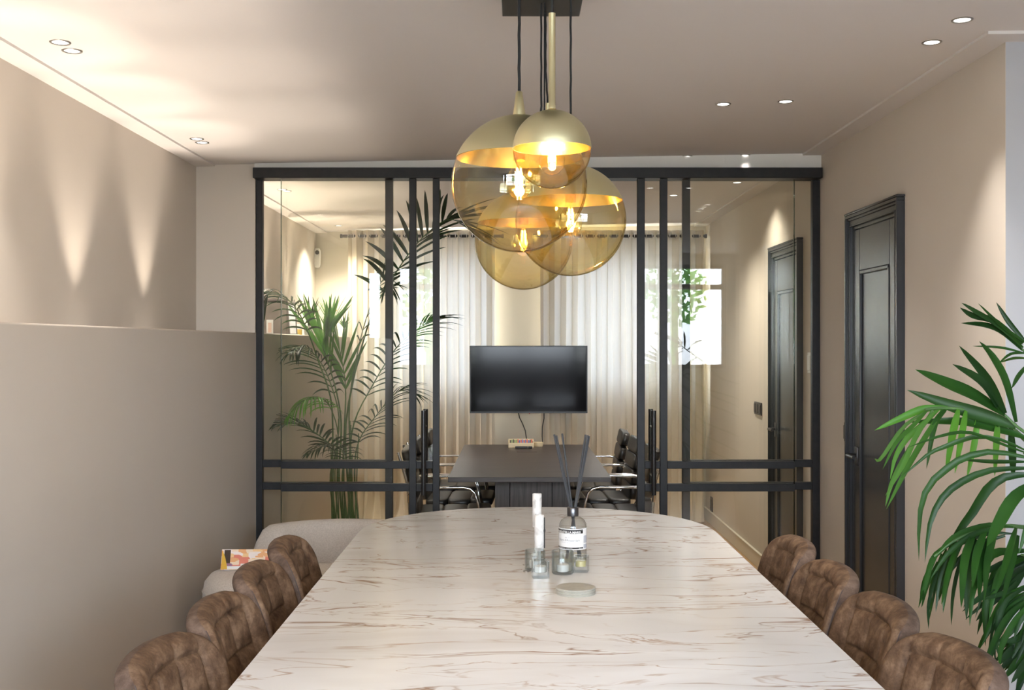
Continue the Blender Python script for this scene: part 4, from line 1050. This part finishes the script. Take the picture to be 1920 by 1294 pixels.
hand_frond([(1.90, 3.1, .95)] + Q((2060, 900, 2.95), (1985, 850, 2.88), (1915, 806, 2.85), (1884, 778, 2.85)), 2.85, [
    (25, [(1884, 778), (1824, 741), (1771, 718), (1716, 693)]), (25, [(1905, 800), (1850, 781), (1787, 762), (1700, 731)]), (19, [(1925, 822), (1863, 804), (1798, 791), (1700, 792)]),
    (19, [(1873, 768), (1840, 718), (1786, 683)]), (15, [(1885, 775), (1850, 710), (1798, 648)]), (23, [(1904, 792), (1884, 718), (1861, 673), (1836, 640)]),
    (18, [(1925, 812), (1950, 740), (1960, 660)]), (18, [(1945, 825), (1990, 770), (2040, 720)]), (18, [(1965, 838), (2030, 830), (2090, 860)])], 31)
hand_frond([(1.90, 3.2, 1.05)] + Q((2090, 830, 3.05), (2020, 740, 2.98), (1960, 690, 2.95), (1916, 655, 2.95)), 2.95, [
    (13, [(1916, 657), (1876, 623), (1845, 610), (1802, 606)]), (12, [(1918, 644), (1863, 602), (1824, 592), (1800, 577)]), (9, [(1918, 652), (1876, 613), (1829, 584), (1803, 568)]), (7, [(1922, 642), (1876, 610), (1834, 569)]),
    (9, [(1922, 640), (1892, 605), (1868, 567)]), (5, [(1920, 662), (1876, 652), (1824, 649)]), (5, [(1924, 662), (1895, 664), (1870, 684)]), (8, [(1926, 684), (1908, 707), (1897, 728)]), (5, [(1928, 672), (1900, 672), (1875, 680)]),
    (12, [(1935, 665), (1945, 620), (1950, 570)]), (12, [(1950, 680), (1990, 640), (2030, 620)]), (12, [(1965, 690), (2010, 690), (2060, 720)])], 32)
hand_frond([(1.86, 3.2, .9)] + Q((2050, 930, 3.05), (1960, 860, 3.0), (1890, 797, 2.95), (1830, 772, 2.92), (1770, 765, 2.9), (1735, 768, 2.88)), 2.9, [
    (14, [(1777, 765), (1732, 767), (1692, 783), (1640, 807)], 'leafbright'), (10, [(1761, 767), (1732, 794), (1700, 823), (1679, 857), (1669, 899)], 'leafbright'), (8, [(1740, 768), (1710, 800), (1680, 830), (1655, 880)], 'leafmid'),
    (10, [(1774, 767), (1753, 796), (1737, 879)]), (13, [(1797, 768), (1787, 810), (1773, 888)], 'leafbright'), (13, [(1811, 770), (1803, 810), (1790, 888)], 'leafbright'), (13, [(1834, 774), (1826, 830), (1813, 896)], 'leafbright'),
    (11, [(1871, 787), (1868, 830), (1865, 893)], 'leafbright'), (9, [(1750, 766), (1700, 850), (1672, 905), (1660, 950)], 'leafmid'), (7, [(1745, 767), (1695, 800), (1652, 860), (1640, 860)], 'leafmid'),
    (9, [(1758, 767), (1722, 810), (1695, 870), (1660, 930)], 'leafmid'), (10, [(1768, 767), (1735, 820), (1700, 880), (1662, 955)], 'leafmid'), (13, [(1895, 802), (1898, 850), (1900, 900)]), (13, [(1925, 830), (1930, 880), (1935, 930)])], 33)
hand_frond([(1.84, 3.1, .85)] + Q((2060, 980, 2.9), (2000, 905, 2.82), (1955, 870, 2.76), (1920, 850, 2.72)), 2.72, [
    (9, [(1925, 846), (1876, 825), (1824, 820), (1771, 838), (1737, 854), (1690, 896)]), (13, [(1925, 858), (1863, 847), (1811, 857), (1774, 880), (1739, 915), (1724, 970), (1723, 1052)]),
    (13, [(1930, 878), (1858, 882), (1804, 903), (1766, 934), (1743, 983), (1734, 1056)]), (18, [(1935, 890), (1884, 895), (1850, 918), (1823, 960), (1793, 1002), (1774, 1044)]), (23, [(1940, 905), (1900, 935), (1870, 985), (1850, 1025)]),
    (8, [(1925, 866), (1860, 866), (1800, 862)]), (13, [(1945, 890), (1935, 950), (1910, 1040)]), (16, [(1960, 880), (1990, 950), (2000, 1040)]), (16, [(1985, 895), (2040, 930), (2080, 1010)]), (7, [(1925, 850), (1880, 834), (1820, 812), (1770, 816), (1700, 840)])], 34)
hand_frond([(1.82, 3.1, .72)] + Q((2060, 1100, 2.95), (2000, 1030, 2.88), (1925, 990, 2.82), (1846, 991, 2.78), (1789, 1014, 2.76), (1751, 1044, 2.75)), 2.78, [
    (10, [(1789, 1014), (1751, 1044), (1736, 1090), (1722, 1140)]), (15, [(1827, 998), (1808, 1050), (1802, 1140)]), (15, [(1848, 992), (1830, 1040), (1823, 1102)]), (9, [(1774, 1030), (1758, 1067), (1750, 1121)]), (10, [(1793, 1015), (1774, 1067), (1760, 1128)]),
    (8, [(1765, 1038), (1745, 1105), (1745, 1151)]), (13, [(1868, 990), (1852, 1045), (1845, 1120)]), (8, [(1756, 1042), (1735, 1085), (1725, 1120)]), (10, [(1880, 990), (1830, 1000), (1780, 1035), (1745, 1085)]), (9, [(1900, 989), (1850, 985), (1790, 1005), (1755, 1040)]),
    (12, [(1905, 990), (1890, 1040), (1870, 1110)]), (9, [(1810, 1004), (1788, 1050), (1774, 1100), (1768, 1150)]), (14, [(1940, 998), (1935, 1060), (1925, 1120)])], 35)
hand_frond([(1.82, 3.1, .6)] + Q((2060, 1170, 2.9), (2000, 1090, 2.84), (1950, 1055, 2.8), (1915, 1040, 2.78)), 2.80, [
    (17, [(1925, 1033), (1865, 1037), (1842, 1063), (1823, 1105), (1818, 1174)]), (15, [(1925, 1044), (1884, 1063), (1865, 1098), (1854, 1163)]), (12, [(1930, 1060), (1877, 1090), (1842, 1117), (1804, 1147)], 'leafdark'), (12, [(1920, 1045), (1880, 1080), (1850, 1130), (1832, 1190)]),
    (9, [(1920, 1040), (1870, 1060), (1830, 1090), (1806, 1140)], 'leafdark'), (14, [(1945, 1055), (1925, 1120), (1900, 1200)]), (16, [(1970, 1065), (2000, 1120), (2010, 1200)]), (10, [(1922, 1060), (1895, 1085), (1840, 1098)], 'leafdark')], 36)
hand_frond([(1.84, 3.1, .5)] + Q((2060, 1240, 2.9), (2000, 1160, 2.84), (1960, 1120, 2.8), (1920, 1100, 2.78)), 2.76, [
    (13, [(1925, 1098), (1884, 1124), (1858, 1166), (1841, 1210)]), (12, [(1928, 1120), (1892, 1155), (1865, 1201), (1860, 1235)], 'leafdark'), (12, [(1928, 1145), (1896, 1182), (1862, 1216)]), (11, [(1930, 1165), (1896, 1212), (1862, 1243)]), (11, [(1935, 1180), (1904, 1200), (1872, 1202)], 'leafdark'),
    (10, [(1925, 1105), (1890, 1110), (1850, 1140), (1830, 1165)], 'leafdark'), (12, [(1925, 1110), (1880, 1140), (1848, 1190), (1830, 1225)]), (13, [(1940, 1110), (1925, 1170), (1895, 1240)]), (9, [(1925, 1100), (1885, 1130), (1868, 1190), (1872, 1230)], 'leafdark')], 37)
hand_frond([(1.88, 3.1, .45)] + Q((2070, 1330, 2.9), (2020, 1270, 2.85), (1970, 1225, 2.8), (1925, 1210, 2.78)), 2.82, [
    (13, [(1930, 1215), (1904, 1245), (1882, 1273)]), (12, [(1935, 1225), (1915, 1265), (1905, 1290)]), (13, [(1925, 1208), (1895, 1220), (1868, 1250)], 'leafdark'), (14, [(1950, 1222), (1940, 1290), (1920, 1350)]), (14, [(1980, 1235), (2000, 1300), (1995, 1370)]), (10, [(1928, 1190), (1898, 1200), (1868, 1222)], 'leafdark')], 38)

# ------------------------------------------------------------------ things on the ledge behind the glass
ZL = 1.56; XLED = -1.52
def ledge_frame(lab, x, y, w, h, rz, mt, pic, border=.02, tilt=0.0):
    t = thing('picture_frame', lab, 'picture frame', (x, y, ZL)); t.rotation_euler = (tilt, 0, rz)
    mb = MB(); b = border
    mb.box(-w / 2, w / 2, 0, .014, 0, b); mb.box(-w / 2, w / 2, 0, .014, h - b, h); mb.box(-w / 2, -w / 2 + b, 0, .014, b, h - b); mb.box(w / 2 - b, w / 2, 0, .014, b, h - b)
    mb.build('frame', mt, t, bevel=.001)
    MB().box(-w / 2 + b, w / 2 - b, .005, .008, b, h - b).build('picture', pic, t)
    return t
ledge_frame('large dark picture frame leaning on the left wall behind the glass', -1.535, 7.22, .20, .235, math.radians(40), mat('dark bronze frame', (.07, .055, .05), .4), noise_color(mat('dark print', (.1, .09, .08), .4), (.07, .06, .05), (.12, .10, .085), 9, 3), .012, math.radians(-9))
ledge_frame('narrow pale frame in front of the dark picture frame on the ledge', -1.465, 7.30, .11, .215, math.radians(35), mat('grey frame', (.13, .12, .12), .4), noise_color(mat('grey print', (.55, .56, .6), .4), (.45, .46, .50), (.66, .67, .70), 7, 3), .008, math.radians(-9))
t = thing('card_holder', 'small white card block at the left end of the visible ledge', 'card', (-1.500, 6.86, ZL), math.radians(10))
MB().box(-.020, .020, 0, .012, 0, .088).build('card', M['labelwhite'], t, bevel=.001)
MB().box(-.010, .010, -.002, .0, .010, .07).build('picture', mat('pink print', (.7, .5, .42), .5), t)
t = thing('reed_diffuser', 'small labelled reed diffuser on the ledge behind the glass', 'diffuser', (-1.495, 7.72, ZL))
MB().lathe([(0, .001), (.028, .001), (.030, .006), (.030, .080), (.024, .098), (.011, .108), (.010, .118)], n=24).build('bottle', M['bottle'], t, smooth=50)
MB().lathe([(0, .003), (.028, .003), (.028, .040), (0, .040)], n=20).build('fragrance_oil', thin_glass('yellow oil', (.90, .80, .38), 1.4, .5), t, smooth=40)
MB().lathe([(.0305, .042), (.0305, .078)], n=24).build('label', M['labelwhite'], t, smooth=60)
MB().lathe([(0, .108), (.013, .108), (.013, .122), (0, .122)], n=16).build('collar', M['capgrey'], t, smooth=40)
for dx in (-.038, -.022, .006, .020): MB().tube([(dx * .2, 0, .115), (dx, random.uniform(-.01, .01), .245)], .0022, 6).build('reed', M['reed'], t)
def rosette(lab, c, n, L_, w, mt, spread=.5, flower=False, nm='bromeliad', potr=.045):
    t = thing(nm, lab, 'plant', c)
    MB().lathe([(0, 0), (potr * .8, 0), (potr, .075), (potr * .9, .075), (0, .07)], n=20).build('pot', M['white'], t, smooth=40)
    rnd = random.Random(int(c[1] * 100))
    for k in range(n):
        az = k * 2.4; tl = spread * (.35 + .65 * (k + 1) / n); d = Vector((math.cos(az) * tl, math.sin(az) * tl, 1)).normalized(); q = Vector((0, 0, .07)); mb = MB()
        Lk = L_ * rnd.uniform(.8, 1.1); bw = d.cross(Vector((0, 0, 1))).normalized()
        for m_ in range(8):
            s = m_ / 7; wd = w * (1 - s ** 2.5) if m_ < 7 else .001
            nn = bw.cross(d).normalized(); mb.v += [tuple(q - bw * wd / 2 + nn * wd * .15), tuple(q), tuple(q + bw * wd / 2 + nn * wd * .15)]
            d = (d + Vector((math.cos(az), math.sin(az), -.3)) * .05 * tl).normalized(); q = q + d * Lk / 7
        for m_ in range(7): a = m_ * 3; mb.f += [[a, a + 1, a + 4, a + 3], [a + 1, a + 2, a + 5, a + 4]]; mb.m += [0, 0]
        mb.build('leaf', mt, t, smooth=80)
    if flower:
        for k in range(9):
            az = k * 2.4; tl = .25 + .04 * k
            MB().tube([(0, 0, .09 + .006 * k), (.03 * tl * math.cos(az) * 2, .03 * tl * math.sin(az) * 2, .12 + .010 * k), (.05 * tl * math.cos(az) * 2, .05 * tl * math.sin(az) * 2, .15 + .008 * k)], [.007, .008, .001], 6).build('bract', M['orange'], t, smooth=60)
    return t
rosette('bromeliad with long upright green leaves and orange bracts on the ledge', (-1.47, 8.95, ZL), 16, .27, .030, M['leafmid'], .55, True)
rosette('spiky green plant on the ledge left of the orange bromeliad', (-1.53, 8.35, ZL), 12, .24, .024, M['leaf'], .6, False, 'potted_plant')
rosette('small green plant at the far end of the ledge by the curtain', (-1.42, 9.32, ZL), 12, .12, .020, M['leaf'], .9, False, 'potted_plant', .035)
